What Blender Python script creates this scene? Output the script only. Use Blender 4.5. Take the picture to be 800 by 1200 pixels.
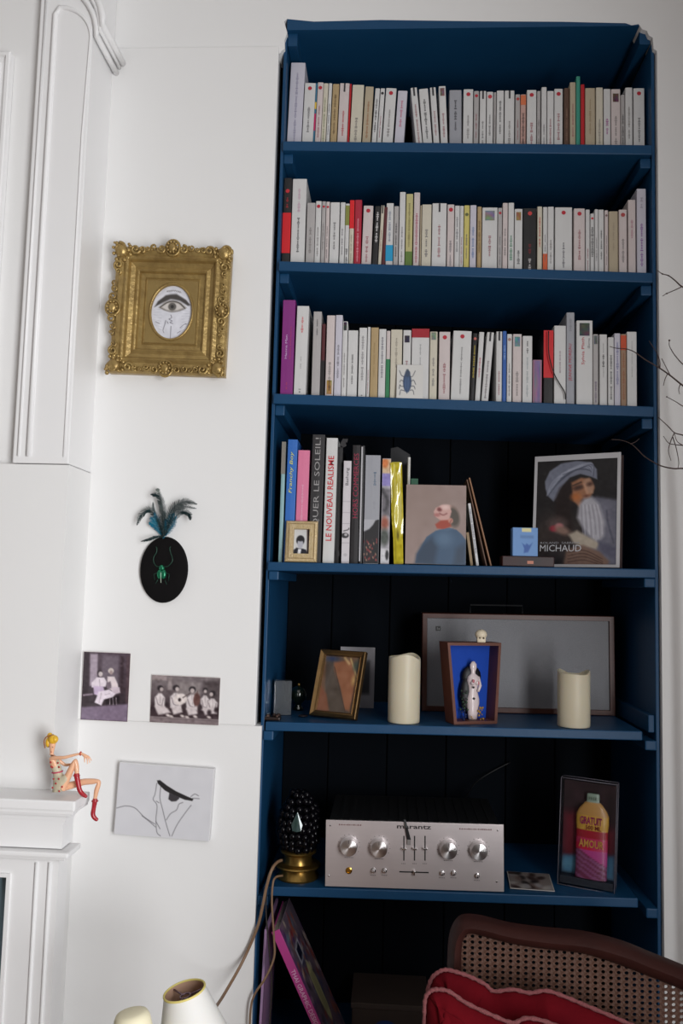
import bpy, bmesh, math, random
import numpy as np
from mathutils import Vector, Matrix, Euler
random.seed(7)
for o in list(bpy.data.objects): bpy.data.objects.remove(o)
SC = bpy.context.scene; COL = SC.collection
PI = math.pi

# ---------------------------------------------------------------- camera
FP = 980.0                                   # focal length in pixels of an 800 x 1200 frame
CAMP = np.array([0.0, -2.0, 1.55])
_y = np.array([(455-400)/FP, -(690-600)/FP, 1.0]); _y /= np.linalg.norm(_y)
_r = math.radians(1.5); _z = np.array([math.sin(_r), math.cos(_r), 0.0]); _z[2] = -(_z@_y)/_y[2]; _z /= np.linalg.norm(_z)
_x = np.cross(_y, _z)
if _x[0] < 0: _x = -_x
MW = np.array([_x, _y, _z])
cam = bpy.data.cameras.new('camera'); camo = bpy.data.objects.new('camera', cam); COL.objects.link(camo)
cam.sensor_fit = 'HORIZONTAL'; cam.sensor_width = 36; cam.lens = FP*36/800; cam.clip_start = .02
rot = Matrix((tuple(MW[:, 0]), tuple(MW[:, 1]), tuple(-MW[:, 2]))).transposed()
camo.matrix_world = Matrix.Translation(Vector(CAMP)) @ rot.to_4x4()
SC.camera = camo
def P(px, py, Y):                            # measured photo point -> point on the wall-parallel plane at depth Y
    w = MW @ np.array([(px-400)/FP, -(py-600)/FP, 1.0]); t = (Y-CAMP[1])/w[1]
    return Vector(CAMP+w*t)

# ---------------------------------------------------------------- light
world = bpy.data.worlds.new('world'); SC.world = world; world.use_nodes = True
bg = world.node_tree.nodes['Background']; bg.inputs[0].default_value = (.86, .92, 1, 1); bg.inputs[1].default_value = .05
def area(name, loc, target, sx, sy, power, col):
    l = bpy.data.lights.new(name, 'AREA'); l.shape = 'RECTANGLE'; l.size = sx; l.size_y = sy; l.energy = power; l.color = col
    o = bpy.data.objects.new(name, l); COL.objects.link(o); o.location = loc
    o.rotation_euler = (Vector(target)-Vector(loc)).to_track_quat('-Z', 'Y').to_euler(); return o
area('window_daylight', (.975, -2.4, 1.35), (0, -2.4, 1.35), 1.5, 1.8, 65, (.97, .985, 1))
SC.view_settings.view_transform = 'Standard'; SC.view_settings.look = 'None'
SC.view_settings.exposure = 0.85; SC.view_settings.gamma = 1; SC.view_settings.use_curve_mapping = False

# ---------------------------------------------------------------- materials
def lin(c):
    a = np.asarray(c, float)/255; return np.where(a <= .04045, a/12.92, ((a+.055)/1.055)**2.4)
MATS = {}
def mat(rgb, rough=.6, metal=0.0, noise=.06, scale=18, bump=0.0, bscale=60, name=None, trans=0, coat=0, stretch=None, sss=0, rgb2=None, alpha=1, spec=.5):
    key = (tuple(rgb), rough, metal, noise, scale, bump, bscale, trans, coat, stretch, sss, rgb2, alpha, spec)
    if key in MATS: return MATS[key]
    m = bpy.data.materials.new(name or 'paint'); m.use_nodes = True; nt = m.node_tree; N = nt.nodes; L = nt.links
    b = N['Principled BSDF']; c = lin(rgb)
    b.inputs['Roughness'].default_value = rough; b.inputs['Metallic'].default_value = metal
    b.inputs['Transmission Weight'].default_value = trans; b.inputs['Coat Weight'].default_value = coat
    if sss: b.inputs['Subsurface Weight'].default_value = sss; b.inputs['Subsurface Radius'].default_value = (.02, .012, .006)
    b.inputs['Alpha'].default_value = alpha; b.inputs['Specular IOR Level'].default_value = spec
    tc = N.new('ShaderNodeTexCoord'); src = tc.outputs['Object']
    if stretch:
        mp = N.new('ShaderNodeMapping'); mp.inputs['Scale'].default_value = stretch; L.new(src, mp.inputs[0]); src = mp.outputs[0]
    nz = N.new('ShaderNodeTexNoise'); nz.inputs['Scale'].default_value = scale; nz.inputs['Detail'].default_value = 4; L.new(src, nz.inputs['Vector'])
    mx = N.new('ShaderNodeMix'); mx.data_type = 'RGBA'
    if rgb2 is not None: a, d = lin(rgb), lin(rgb2)
    else: a, d = np.clip(c*(1-noise), 0, 1), np.clip(c*(1+noise), 0, 1)
    mx.inputs[6].default_value = (*a, 1); mx.inputs[7].default_value = (*d, 1)
    L.new(nz.outputs['Fac'], mx.inputs[0]); L.new(mx.outputs[2], b.inputs['Base Color'])
    if bump:
        n2 = N.new('ShaderNodeTexNoise'); n2.inputs['Scale'].default_value = bscale; n2.inputs['Detail'].default_value = 6; L.new(src, n2.inputs['Vector'])
        bp = N.new('ShaderNodeBump'); bp.inputs['Strength'].default_value = bump; bp.inputs['Distance'].default_value = .004
        L.new(n2.outputs['Fac'], bp.inputs['Height']); L.new(bp.outputs[0], b.inputs['Normal'])
    MATS[key] = m; return m
def art_mat(rough=.5, coat=0):
    key = ('art', rough, coat)
    if key in MATS: return MATS[key]
    m = bpy.data.materials.new('printed_picture'); m.use_nodes = True; nt = m.node_tree; b = nt.nodes['Principled BSDF']
    a = nt.nodes.new('ShaderNodeAttribute'); a.attribute_name = 'Col'; nt.links.new(a.outputs['Color'], b.inputs['Base Color'])
    b.inputs['Roughness'].default_value = rough; b.inputs['Coat Weight'].default_value = coat; b.inputs['Coat Roughness'].default_value = .08
    MATS[key] = m; return m
WALL = mat((231, 230, 229), .55, noise=.02, scale=2.5, bump=.12, bscale=25, name='white_wall_paint')
TRIM = mat((234, 233, 233), .4, noise=.02, scale=4, bump=.05, bscale=40, name='white_gloss_paint')
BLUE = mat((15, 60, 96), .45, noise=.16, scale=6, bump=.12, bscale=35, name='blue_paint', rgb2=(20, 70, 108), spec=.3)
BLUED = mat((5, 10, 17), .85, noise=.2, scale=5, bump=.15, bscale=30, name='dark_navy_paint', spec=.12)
GAPSHADE = mat((24, 19, 20), .9, name='gap_shade')
PAGES = mat((214, 203, 182), .8, noise=.1, scale=300, stretch=(1, .02, .02), name='paper_pages')
BLACK = mat((18, 17, 18), .45, name='black')
GOLD = mat((196, 168, 106), .36, .55, noise=.3, scale=34, bump=.35, bscale=120, name='gilt', rgb2=(112, 86, 48))
GOLDP = mat((158, 136, 84), .45, .35, noise=.2, scale=25, bump=.15, bscale=90, name='dull_gilt', rgb2=(134, 108, 62))
BRASS = mat((164, 134, 74), .3, .92, noise=.2, scale=12, name='brass', rgb2=(120, 92, 44))
STEEL = mat((215, 212, 212), .22, 1, noise=.05, scale=10, name='bright_steel')
GLASS = mat((235, 240, 242), .03, 0, noise=.0, trans=1, name='clear_glass')

# ---------------------------------------------------------------- mesh builder
class MB:
    def __init__(s): s.v = []; s.f = []
    def add(s, vs, fs):
        n = len(s.v); s.v += [tuple(v) for v in vs]; s.f += [tuple(i+n for i in f) for f in fs]; return s
    def box(s, x0, x1, y0, y1, z0, z1, M=None):
        vs = [Vector((x, y, z)) for z in (z0, z1) for y in (y0, y1) for x in (x0, x1)]
        if M is not None: vs = [M @ v for v in vs]
        return s.add(vs, [(0, 2, 3, 1), (4, 5, 7, 6), (0, 1, 5, 4), (2, 6, 7, 3), (0, 4, 6, 2), (1, 3, 7, 5)])
    def bevbox(s, x0, x1, y0, y1, z0, z1, b=.002, M=None):
        bm = bmesh.new(); bmesh.ops.create_cube(bm, size=1)
        for v in bm.verts: v.co = Vector(((x0+x1)/2+v.co.x*(x1-x0), (y0+y1)/2+v.co.y*(y1-y0), (z0+z1)/2+v.co.z*(z1-z0)))
        bmesh.ops.bevel(bm, geom=bm.edges[:], offset=b, segments=2, affect='EDGES', profile=.6)
        if M is not None: bm.transform(M)
        bm.verts.index_update(); s.add([v.co.copy() for v in bm.verts], [[v.index for v in f.verts] for f in bm.faces]); bm.free(); return s
    def tube(s, pts, r, seg=8, caps=True):
        pts = [Vector(p) for p in pts]; n = len(pts); rs = r if hasattr(r, '__len__') else [r]*n; rings = []; up = None
        for i, p in enumerate(pts):
            t = (pts[min(i+1, n-1)]-pts[max(i-1, 0)]).normalized()
            if up is None: up = t.orthogonal().normalized()
            up = (up-t*up.dot(t)).normalized(); bn = t.cross(up)
            rings.append([p+(up*math.cos(a)+bn*math.sin(a))*rs[i] for a in [2*PI*k/seg for k in range(seg)]])
        fs = [(i*seg+k, i*seg+(k+1) % seg, (i+1)*seg+(k+1) % seg, (i+1)*seg+k) for i in range(n-1) for k in range(seg)]
        if caps: fs += [tuple(reversed(range(seg))), tuple((n-1)*seg+k for k in range(seg))]
        return s.add([v for q in rings for v in q], fs)
    def lathe(s, prof, seg=24, M=None, sy=1, caps=True):
        vs = []; n = len(prof)
        for r, z in prof:
            for k in range(seg):
                a = 2*PI*k/seg; v = Vector((r*math.cos(a), r*math.sin(a)*sy, z)); vs.append(M @ v if M is not None else v)
        fs = [(i*seg+k, i*seg+(k+1) % seg, (i+1)*seg+(k+1) % seg, (i+1)*seg+k) for i in range(n-1) for k in range(seg)]
        if caps and prof[0][0] > 1e-6: fs.append(tuple(reversed(range(seg))))
        if caps and prof[-1][0] > 1e-6: fs.append(tuple((n-1)*seg+k for k in range(seg)))
        return s.add(vs, fs)
    def ball(s, c, r, seg=10, sc=(1, 1, 1), M=None):
        vs = []; rg = max(4, seg//2+1); c = Vector(c)
        for i in range(rg+1):
            t = PI*i/rg
            for k in range(seg):
                a = 2*PI*k/seg; v = Vector((math.sin(t)*math.cos(a)*sc[0], math.sin(t)*math.sin(a)*sc[1], math.cos(t)*sc[2]))*r
                vs.append(c+(M @ v if M is not None else v))
        fs = [(i*seg+k, (i+1)*seg+k, (i+1)*seg+(k+1) % seg, i*seg+(k+1) % seg) for i in range(rg) for k in range(seg)]
        return s.add(vs, fs)
    def prism(s, poly, y0, y1, M=None):                # polygon in XZ, extruded along Y
        n = len(poly); vs = [Vector((x, y0, z)) for x, z in poly]+[Vector((x, y1, z)) for x, z in poly]
        if M is not None: vs = [M @ v for v in vs]
        return s.add(vs, [tuple(range(n)), tuple(reversed(range(n, 2*n)))]+[(i, i+n, (i+1) % n+n, (i+1) % n) for i in range(n)])
    def quad(s, x0, x1, z0, z1, y, lean=0):
        return s.add([(x0, y, z0), (x1, y, z0), (x1+lean, y, z1), (x0+lean, y, z1)], [(0, 1, 2, 3)])
    def disc(s, cx, cz, r, y, seg=14, rz=None):
        rz = rz or r
        return s.add([(cx+r*math.cos(2*PI*k/seg), y, cz+rz*math.sin(2*PI*k/seg)) for k in range(seg)], [tuple(range(seg))])
    def build(s, name, m, parent=None, loc=None, rotv=None, smooth=False, angle=None, fix=True):
        me = bpy.data.meshes.new(name); me.from_pydata([tuple(v) for v in s.v], [], s.f); me.validate()
        if fix:
            bm = bmesh.new(); bm.from_mesh(me)
            if smooth: bmesh.ops.remove_doubles(bm, verts=bm.verts, dist=1e-6)
            bmesh.ops.recalc_face_normals(bm, faces=bm.faces); bm.to_mesh(me); bm.free()
        if smooth:
            me.polygons.foreach_set('use_smooth', [True]*len(me.polygons))
            if angle: me.set_sharp_from_angle(angle=math.radians(angle))
        if isinstance(m, (list, tuple)): [me.materials.append(x) for x in m]
        else: me.materials.append(m)
        o = bpy.data.objects.new(name, me); COL.objects.link(o)
        if parent is not None: o.parent = parent
        if loc is not None: o.location = loc
        if rotv is not None: o.rotation_euler = rotv
        return o
def thing(name, label, cat, loc=(0, 0, 0), rotv=(0, 0, 0), group=None):
    o = bpy.data.objects.new(name, None); COL.objects.link(o); o.empty_display_size = .02
    o.location = loc; o.rotation_euler = rotv; o['label'] = label; o['category'] = cat
    if group: o['group'] = group
    return o
def tag(o, label, cat, group=None):
    o['label'] = label; o['category'] = cat
    if group: o['group'] = group
    return o
def struct(o, label=None):
    o['kind'] = 'structure'
    if label: o['label'] = label
    return o
def curve_pts(pts, n=8):                       # Catmull-Rom
    pts = [Vector(p) for p in pts]; q = [pts[0]*2-pts[1]]+pts+[pts[-1]*2-pts[-2]]; out = []
    for i in range(1, len(q)-2):
        a, b, c, d = q[i-1:i+3]
        for k in range(n):
            t = k/n; out.append(.5*((2*b)+(c-a)*t+(2*a-5*b+4*c-d)*t*t+(3*b-a-3*c+d)*t**3))
    return out+[pts[-1]]
def text_mesh(body, size, up=False, shear=0, bold=0, spacing=1.0):
    cu = bpy.data.curves.new('t', 'FONT'); cu.body = body; cu.size = size; cu.align_x = 'LEFT'; cu.shear = shear; cu.offset = bold; cu.space_character = spacing; cu.resolution_u = 2
    o = bpy.data.objects.new('t', cu); COL.objects.link(o); dg = bpy.context.evaluated_depsgraph_get(); dg.update()
    me = bpy.data.meshes.new_from_object(o.evaluated_get(dg)); vs = [v.co.copy() for v in me.vertices]; fs = [tuple(p.vertices) for p in me.polygons]
    bpy.data.objects.remove(o); bpy.data.curves.remove(cu); bpy.data.meshes.remove(me)
    return vs, fs
def text(name, body, m, parent, length, height, cx, cz, y, up=False, shear=0, bold=0, M=None):
    """Lettering fitted to length x height, centred at (cx, cz) on a plane facing -Y; up = reading bottom to top."""
    vs, fs = text_mesh(body, 1, shear=shear, bold=bold)
    x0 = min(v.x for v in vs); x1 = max(v.x for v in vs); y0 = min(v.y for v in vs); y1 = max(v.y for v in vs)
    out = []
    for v in vs:
        a = ((v.x-x0)/(x1-x0)-.5)*length; b = ((v.y-y0)/(y1-y0)-.5)*height
        p = Vector((cx-b, y, cz+a)) if up else Vector((cx+a, y, cz+b)); out.append(M @ p if M is not None else p)
    return MB().add(out, fs).build(name, m, parent, fix=False)
def scribble(mb, cx, z0, z1, h, y, rnd, words=3, dens=1.0):
    """Print too small to read: short strokes running up a spine."""
    z = z0; left = (z1-z0)/words
    for w in range(words):
        end = z0+(w+1)*left-.004*rnd.random()-.002
        while z < end:
            d = h*(.3+.35*rnd.random()); hh = h*(.55 if rnd.random() < .7 else 1)
            mb.quad(cx-hh/2, cx+hh/2, z, z+d*.55, y); z += d
        z = z0+(w+1)*left+.001
# ---------------------------------------------------------------- painted prints (colour per vertex on a fine grid)
class Cv:
    def __init__(s, w, h, bg, asp):
        s.w, s.h, s.asp = w, h, asp; s.a = np.zeros((h, w, 3))+np.array(bg, float)
        v, u = np.mgrid[0:h, 0:w]; s.u = u/(w-1.0); s.v = v/(h-1.0)*asp       # v in units of width
    def mix(s, k, c, op=1): k = (np.clip(k, 0, 1)*op)[..., None]; s.a = s.a*(1-k)+np.array(c, float)*k; return s
    def ell(s, cx, cy, rx, ry, c, rot=0, e=.02, op=1):
        dx, dy = s.u-cx, s.v-cy*s.asp; t = math.radians(rot); X = dx*math.cos(t)+dy*math.sin(t); Y = -dx*math.sin(t)+dy*math.cos(t)
        d = (np.sqrt((X/rx)**2+(Y/ry)**2)-1)*min(rx, ry); return s.mix(.5-d/e, c, op)
    def poly(s, pts, c, e=.012, op=1):
        P_ = [(x, y*s.asp) for x, y in pts]; ins = np.zeros(s.u.shape, bool); dm = np.full(s.u.shape, 9.)
        for i in range(len(P_)):
            (x0, y0), (x1, y1) = P_[i], P_[(i+1) % len(P_)]
            cr = ((y0 > s.v) != (y1 > s.v)) & (s.u < (x1-x0)*(s.v-y0)/((y1-y0) or 1e-9)+x0); ins ^= cr
            L2 = (x1-x0)**2+(y1-y0)**2 or 1e-9; t = np.clip(((s.u-x0)*(x1-x0)+(s.v-y0)*(y1-y0))/L2, 0, 1)
            dm = np.minimum(dm, np.hypot(s.u-x0-t*(x1-x0), s.v-y0-t*(y1-y0)))
        return s.mix(.5+np.where(ins, dm, -dm)/e, c, op)
    def line(s, pts, wd, c, e=.01, op=1, smooth=True):
        q = [(x, y*s.asp, 0) for x, y in pts]
        if smooth and len(q) > 2: q = [tuple(p) for p in curve_pts(q, 6)]
        dm = np.full(s.u.shape, 9.)
        for (x0, y0, _), (x1, y1, _) in zip(q[:-1], q[1:]):
            L2 = (x1-x0)**2+(y1-y0)**2 or 1e-9; t = np.clip(((s.u-x0)*(x1-x0)+(s.v-y0)*(y1-y0))/L2, 0, 1)
            dm = np.minimum(dm, np.hypot(s.u-x0-t*(x1-x0), s.v-y0-t*(y1-y0)))
        return s.mix(.5-(dm-wd/2)/e, c, op)
    def noise(s, amt, n=10, seed=0, col=False):
        r = np.random.RandomState(seed); g = r.randn(int(n*s.asp)+3, n+3, 3 if col else 1)
        x = s.u*n; y = s.v*n; i = np.minimum(y.astype(int), g.shape[0]-2); j = np.minimum(x.astype(int), n+1); fy = (y-i)[..., None]; fx = (x-j)[..., None]
        z = (g[i, j]*(1-fx)+g[i, j+1]*fx)*(1-fy)+(g[i+1, j]*(1-fx)+g[i+1, j+1]*fx)*fy
        s.a = np.clip(s.a+z*amt, 0, 255); return s
    def grad(s, c0, c1, v0=0, v1=1):
        k = np.clip((s.v/s.asp-v0)/(v1-v0), 0, 1)[..., None]; s.a = np.array(c0, float)*(1-k)+np.array(c1, float)*k; return s
def art(name, cv, W, H, parent, x0, z0, y, rough=.5, coat=0, fn=None):
    """Print of size W x H with its lower left corner at (x0, z0) on the plane y, facing -Y. fn bends it."""
    vs = []; h, w = cv.h, cv.w
    for i in range(h):
        for j in range(w):
            p = (x0+W*j/(w-1), y, z0+H*(1-i/(h-1))); vs.append(fn(*p) if fn else p)
    fs = [(i*w+j, (i+1)*w+j, (i+1)*w+j+1, i*w+j+1) for i in range(h-1) for j in range(w-1)]
    o = MB().add(vs, fs).build(name, art_mat(rough, coat), parent, fix=False)
    at = o.data.color_attributes.new('Col', 'FLOAT_COLOR', 'POINT')
    c = np.ones((h*w, 4), np.float32); c[:, :3] = lin(np.clip(cv.a, 0, 255)).reshape(-1, 3); at.data.foreach_set('color', c.ravel())
    if fn: o.data.polygons.foreach_set('use_smooth', [True]*len(o.data.polygons))
    return o
# ================================================================ the room
NL, NR, NT, ND = -.288, .622, 2.968, .40            # niche: inner left, inner right, top, depth
CHX, CHY = -.732, -.15                              # chimney breast: right corner, front face
wb = MB()
wb.box(-2.6, NL-.004, 0, .06, 0, 1.219)
wb.box(-2.6, -.309, 0, .06, 1.219, 2.90)
# plaster round the head of the niche, broken at the corners
wb.prism([(-2.6, 2.90), (-.309, 2.90), (-.304, 2.898), (-.300, 2.905), (-.292, 2.912), (-.293, 2.935), (-.287, 2.955), (-.296, 2.985), (-.289, 2.992), (-.22, 2.984), (-.05, 2.986), (.2, 2.979),
          (.40, 2.975), (.53, 2.970), (.56, 2.969), (.575, 2.963), (.592, 2.966), (.60, 2.952), (.612, 2.948), (.617, 2.935), (.626, 2.93), (.628, 2.90), (.636, 2.895), (.636, 0), (1.1, 0), (1.1, 3.36), (-2.6, 3.36)], 0, .06)
wall_back = struct(wb.build('wall_back', WALL), 'white painted wall around the blue niche')
mj = MB(); mj.box(-.335, -.3075, .061, .46, .02, 3.0); mj.box(.6375, .66, .061, .46, .02, 3.0); mj.box(-.3, .637, .425, .46, .02, 3.0)
mj.build('gap_shade_lining', GAPSHADE, wall_back)  # masonry sides coloured dark to stand for the shade in the gap
w = MB(); w.bevbox(CHX-.004, -.306, -.007, -.0005, 1.221, 2.914, .002)
struct(w.build('trim_1', WALL), 'large flat white board covering the wall beside the niche')
struct(MB().box(-2.6, 1.1, -4.2, .5, -.06, 0).build('floor', mat((84, 60, 42), .5, noise=.25, scale=3, stretch=(1, 8, 1), name='oak_floor')))
struct(MB().box(-2.6, 1.1, -4.2, .06, 3.36, 3.42).build('ceiling', WALL))
wr = MB(); wr.box(1.0, 1.2, -1.6, 0, 0, 3.36); wr.box(1.0, 1.2, -4.2, -3.2, 0, 3.36); wr.box(1.0, 1.2, -3.2, -1.6, 0, .40); wr.box(1.0, 1.2, -3.2, -1.6, 2.30, 3.36)
struct(wr.build('wall_right', WALL))
struct(MB().box(-2.7, -2.6, -4.2, .06, 0, 3.36).build('wall_left', mat((120, 112, 106), .8, noise=.04, scale=3, name='room_paint')))
struct(MB().box(-2.6, 1.1, -4.3, -4.2, 0, 3.36).build('wall_front', mat((96, 88, 82), .8, noise=.04, scale=3, name='room_paint')))
wf = MB()
for y in (-3.2, -2.42, -1.65): wf.box(1.13, 1.17, y, y+.05, .40, 2.30)
for z in (.40, 1.0, 1.65, 2.25): wf.box(1.13, 1.17, -3.2, -1.6, z, z+.05)
wn = struct(wf.build('window_1', TRIM))
MB().box(1.148, 1.152, -3.18, -1.62, .42, 2.28).build('pane', GLASS, wn)

# ---- chimney breast
cb = MB(); cb.box(-2.6, CHX, CHY, -.0005, 0, 1.812)
cb.box(-2.6, -.864, CHY+.022, -.0005, 1.812, 3.36)
cb.box(-.864, CHX-.002, CHY+.012, -.0005, 3.05, 3.36)
chim = struct(cb.build('wall_chimney', WALL), 'white chimney breast standing forward of the wall')
MB().bevbox(-.864, CHX-.001, CHY-.002, -.001, 1.814, 3.05, .003).build('pilaster', TRIM, chim)
path = [(-.826, CHY-.003, 1.83), (-.826, CHY-.003, 2.3), (-.826, CHY-.003, 2.90)]
arc = [(-.826+.006, CHY-.003, 2.915)]+[(-.815+.078*math.sin(t), CHY-.003, 2.84+.078*math.cos(t)) for t in [PI/2*k/8 for k in range(9)]]
down = [(-.744, CHY-.003, 2.6), (-.744, CHY-.003, 2.2), (-.744, CHY-.003, 1.83)]
_pp = path+arc[1:]+down; MB().tube(_pp, [.006, .006, .006, .006, .0055, .005, .0045, .004, .0036, .0032, .0028, .0025, .0022, .0022, .0022, .0022][:len(_pp)], 8).build('panel_moulding', TRIM, chim, smooth=True)
MB().tube([(-.850, CHY-.003, 1.83), (-.850, CHY-.003, 3.0)], .003, 6).build('panel_moulding', TRIM, chim, smooth=True)
cap = [(-.90+.178*math.sin(t), CHY-.004, 2.845+.155*math.cos(t)) for t in [PI/2*k/12 for k in range(13)]]
for off, r in ((0, .007), (.014, .005), (.026, .009)):
    MB().tube([(x+off*.55, y-off*.12, z+off) for x, y, z in cap]+[(cap[-1][0]+off*.55, -.08, cap[-1][2]+off), (cap[-1][0]+off*.55, -.002, cap[-1][2]+off)], r, 10).build('arch_moulding', TRIM, chim, smooth=True)
# ---- mirror over the mantel, its edge in view
t = thing('overmantel_mirror', 'white moulded frame of the mirror above the mantelpiece', 'mirror', (-1.3, CHY+.021, 1.86))
xr = P(17, 62, CHY+.02).x+1.3; hz = P(16, 60, CHY).z-1.86
def _ring(prof):
    vs = []
    for a, h in prof: vs += [(-xr+a, -h, a), (xr-a, -h, a), (xr-a, -h, hz-a), (-xr+a, -h, hz-a)]
    return MB().add(vs, [(i*4+k, i*4+(k+1) % 4, (i+1)*4+(k+1) % 4, (i+1)*4+k) for i in range(len(prof)-1) for k in range(4)])
_ring([(0, 0), (0, .020), (.003, .023), (.010, .023), (.012, .016), (.024, .015), (.027, .026), (.033, .026), (.036, .006)]).build('frame', TRIM, t)
MB().box(-xr+.034, xr-.034, -.006, 0, .034, hz-.034).build('mirror_glass', mat((190, 186, 196), .15, .6, noise=0, name='mirror'), t)

# ---- mantelpiece
mx = P(88, 940, -.24).x; mz = P(60, 938, -.24).z
t = thing('mantelpiece', 'white painted fireplace surround with moulded shelf and reeded jamb', 'mantelpiece', (0, 0, 0))
W0 = -1.95
MB().bevbox(W0, mx, -.24, CHY-.0005, mz-.022, mz, .004).build('mantel_shelf', TRIM, t)
bmz = MB()
prof = [(.0, 0), (.004, -.006), (.012, -.012), (.022, -.016), (.028, -.026), (.032, -.034)]
for (o0, h0), (o1, h1) in zip(prof[:-1], prof[1:]):
    z0 = mz-.022; bmz.box(W0, mx-o1, -.24+o1, CHY-.0005, z0+h1, z0+h0)
bmz.build('bed_moulding', TRIM, t)
jx = mx-.036; fz = mz-.056
MB().box(W0, jx, -.206, CHY-.0005, fz-.052, fz).build('frieze', TRIM, t)
fl = MB(); fl.bevbox(W0, jx+.022, -.226, CHY-.0005, fz-.066, fz-.054, .004); fl.bevbox(W0, jx+.012, -.216, CHY-.0005, fz-.073, fz-.066, .002); fl.build('fillet', TRIM, t)
jz = fz-.073; ji = P(13, 1018, -.205).x
MB().box(ji, jx-.006, -.203, CHY-.0005, 0, jz).build('jamb', TRIM, t); MB().box(W0, W0+.14, -.203, CHY-.0005, 0, jz).build('jamb', TRIM, t)
MB().box(W0+.14, ji, -.203, CHY-.0005, jz-.042, jz).build('lintel', TRIM, t)
for k in (43, 58.5):
    x = P(k, 1012, -.205).x
    MB().tube([(x, -.203, .02), (x, -.203, .4), (x, -.203, P(k, 1011, -.205).z)], .0045, 8).build('reed', TRIM, t, smooth=True)
ed = MB(); ed.box(ji-.008, ji, -.208, -.17, 0, jz-.034); ed.box(W0+.14, ji-.008, -.208, -.17, jz-.042, jz-.034); ed.build('opening_edge', TRIM, t)
fi = MB().box(W0+.142, ji-.001, -.165, -.152, 0, jz-.044).build('fireplace_screen', mat((140, 168, 182), .3, 0, noise=.2, scale=4, name='screen_reflection'))  # blue-grey base colour stands for the window reflected in the screen
tag(fi, 'screen closing the fireplace opening, coloured blue-grey as a window reflection', 'fire screen')

# ================================================================ blue bookcase in the niche
SH = [(2.666, 2.651), (2.354, 2.328), (2.019, 1.999), (1.607, 1.612), (1.229, 1.238), (.853, .866), (.42, .42)]
SE = [(NL-.001, NR), (NL-.001, NR), (NL-.003, NR), (NL-.003, NR+.003), (NL+.004, .592), (NL+.012, .580), (NL, NR)]
def zs(k, x): a, b = SH[k]; return a+(b-a)*(x-NL)/(NR-NL)
bk = thing('built_in_bookcase', 'dark blue painted bookcase of seven shelves set into the wall niche', 'bookcase', (0, 0, 0))
MB().bevbox(NL-.008, NL, .012, ND+.02, .01, 2.96, .0015).build('side_panel', BLUE, bk)
MB().bevbox(NR+.003, NR+.011, .012, ND+.02, .01, 2.92, .0015).build('side_panel', BLUE, bk)
MB().box(NL, NR, .0008, ND+.02, NT-.006, NT+.030).build('top_board', BLUE, bk)
MB().bevbox(NL+.001, NL+.026, .014, ND, NT-.040, NT-.005, .002).build('cleat', BLUE, bk); MB().bevbox(NR-.024, NR+.002, .014, ND, NT-.046, NT-.005, .002).build('cleat', BLUE, bk)
xs = [NL, -.16, .005, .17, .335, .47, NR]
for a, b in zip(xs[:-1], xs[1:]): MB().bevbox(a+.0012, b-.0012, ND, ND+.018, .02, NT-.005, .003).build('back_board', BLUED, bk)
for k, ((zl, zr), (xa, xb)) in enumerate(zip(SH, SE)):
    y0 = .004 if k in (4, 5) else 0
    za, zb = zs(k, xa), zs(k, xb); T = .025 if k < 3 else .021
    v = [(x, y, z-d) for d in (T, 0) for y in (y0, ND-.001) for x, z in ((xa, za), (xb, zb))]
    m = MB().add(v, [(0, 2, 3, 1), (4, 5, 7, 6), (0, 1, 5, 4), (2, 6, 7, 3), (0, 4, 6, 2), (1, 3, 7, 5)])
    o = m.build('shelf', BLUE, bk); bv = o.modifiers.new('bevel', 'BEVEL'); bv.width = .0022; bv.segments = 2
    for s in (0, 1):
        ch = .026 if k < 3 else .022
        a, b = (NL, NL+.024) if s == 0 else (NR-.024, NR+.002)
        z = zs(k, a)-T
        if s: z = zs(k, b)-T
        MB().bevbox(a, b, .016 if k < 3 else .004, ND-.001, z-ch, z-.0004, .003).build('cleat', BLUE, bk)
MB().bevbox(NR-.012, NR+.002, .02, ND-.001, zs(4, NR)-.005, zs(4, NR)+.035, .002).build('cleat', BLUE, bk)
# ================================================================ rows of books
PAL = {'w': ('white', (204, 203, 202)), 'c': ('cream', (200, 193, 176)), 'g': ('greyish', (170, 166, 165)), 'l': ('lilac-white', (194, 191, 202)), 't': ('tan', (172, 148, 108)),
       'p': ('pinkish', (202, 190, 188)), 'e': ('beige', (176, 162, 138)), 'k': ('black', (24, 22, 24)), 'r': ('red', (180, 18, 30)), 'm': ('crimson', (168, 26, 52)), 'G': ('teal green', (52, 140, 120)),
       'n': ('brown', (84, 58, 44)), 'v': ('purple', (128, 38, 120)), 'y': ('yellow', (200, 188, 108)), 'b': ('blue', (48, 92, 164)), 'o': ('olive', (186, 178, 124)), 'x': ('maroon', (84, 28, 34)), 'a': ('pale grey', (154, 155, 162))}
INK = (70, 66, 70); RED = (178, 34, 52)
rowbase = [((335, 164), (763, 170)), ((327, 304), (762, 319)), ((320, 460), (766, 476)), ((314, 657), (769, 667))]
YB = [.046, .032, .018, .02]
ORD = ['', 'first', 'second', 'third', 'fourth', 'fifth', 'sixth', 'seventh', 'eighth', 'ninth', 'tenth', 'eleventh', 'twelfth', 'thirteenth', 'fourteenth', 'fifteenth']
ROWN = ['top shelf', 'second shelf', 'third shelf', 'fourth shelf']
def base_y(row, px): (a, b), (c, d) = rowbase[row]; return b+(d-b)*(px-a)/(c-a)
def feature(w, q):
    if 'f' in q: return q['f']
    out = []
    if q.get('d'): out.append('a red dot')
    if q.get('g'): out.append('a dark tag')
    if q.get('pic'): out.append('a small picture')
    if q.get('bold'): out.append('bold lettering')
    return 'with '+' and '.join(out)+' on its spine' if out else ('with thin lettering' if w > .012 else 'with faint lettering')
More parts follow.
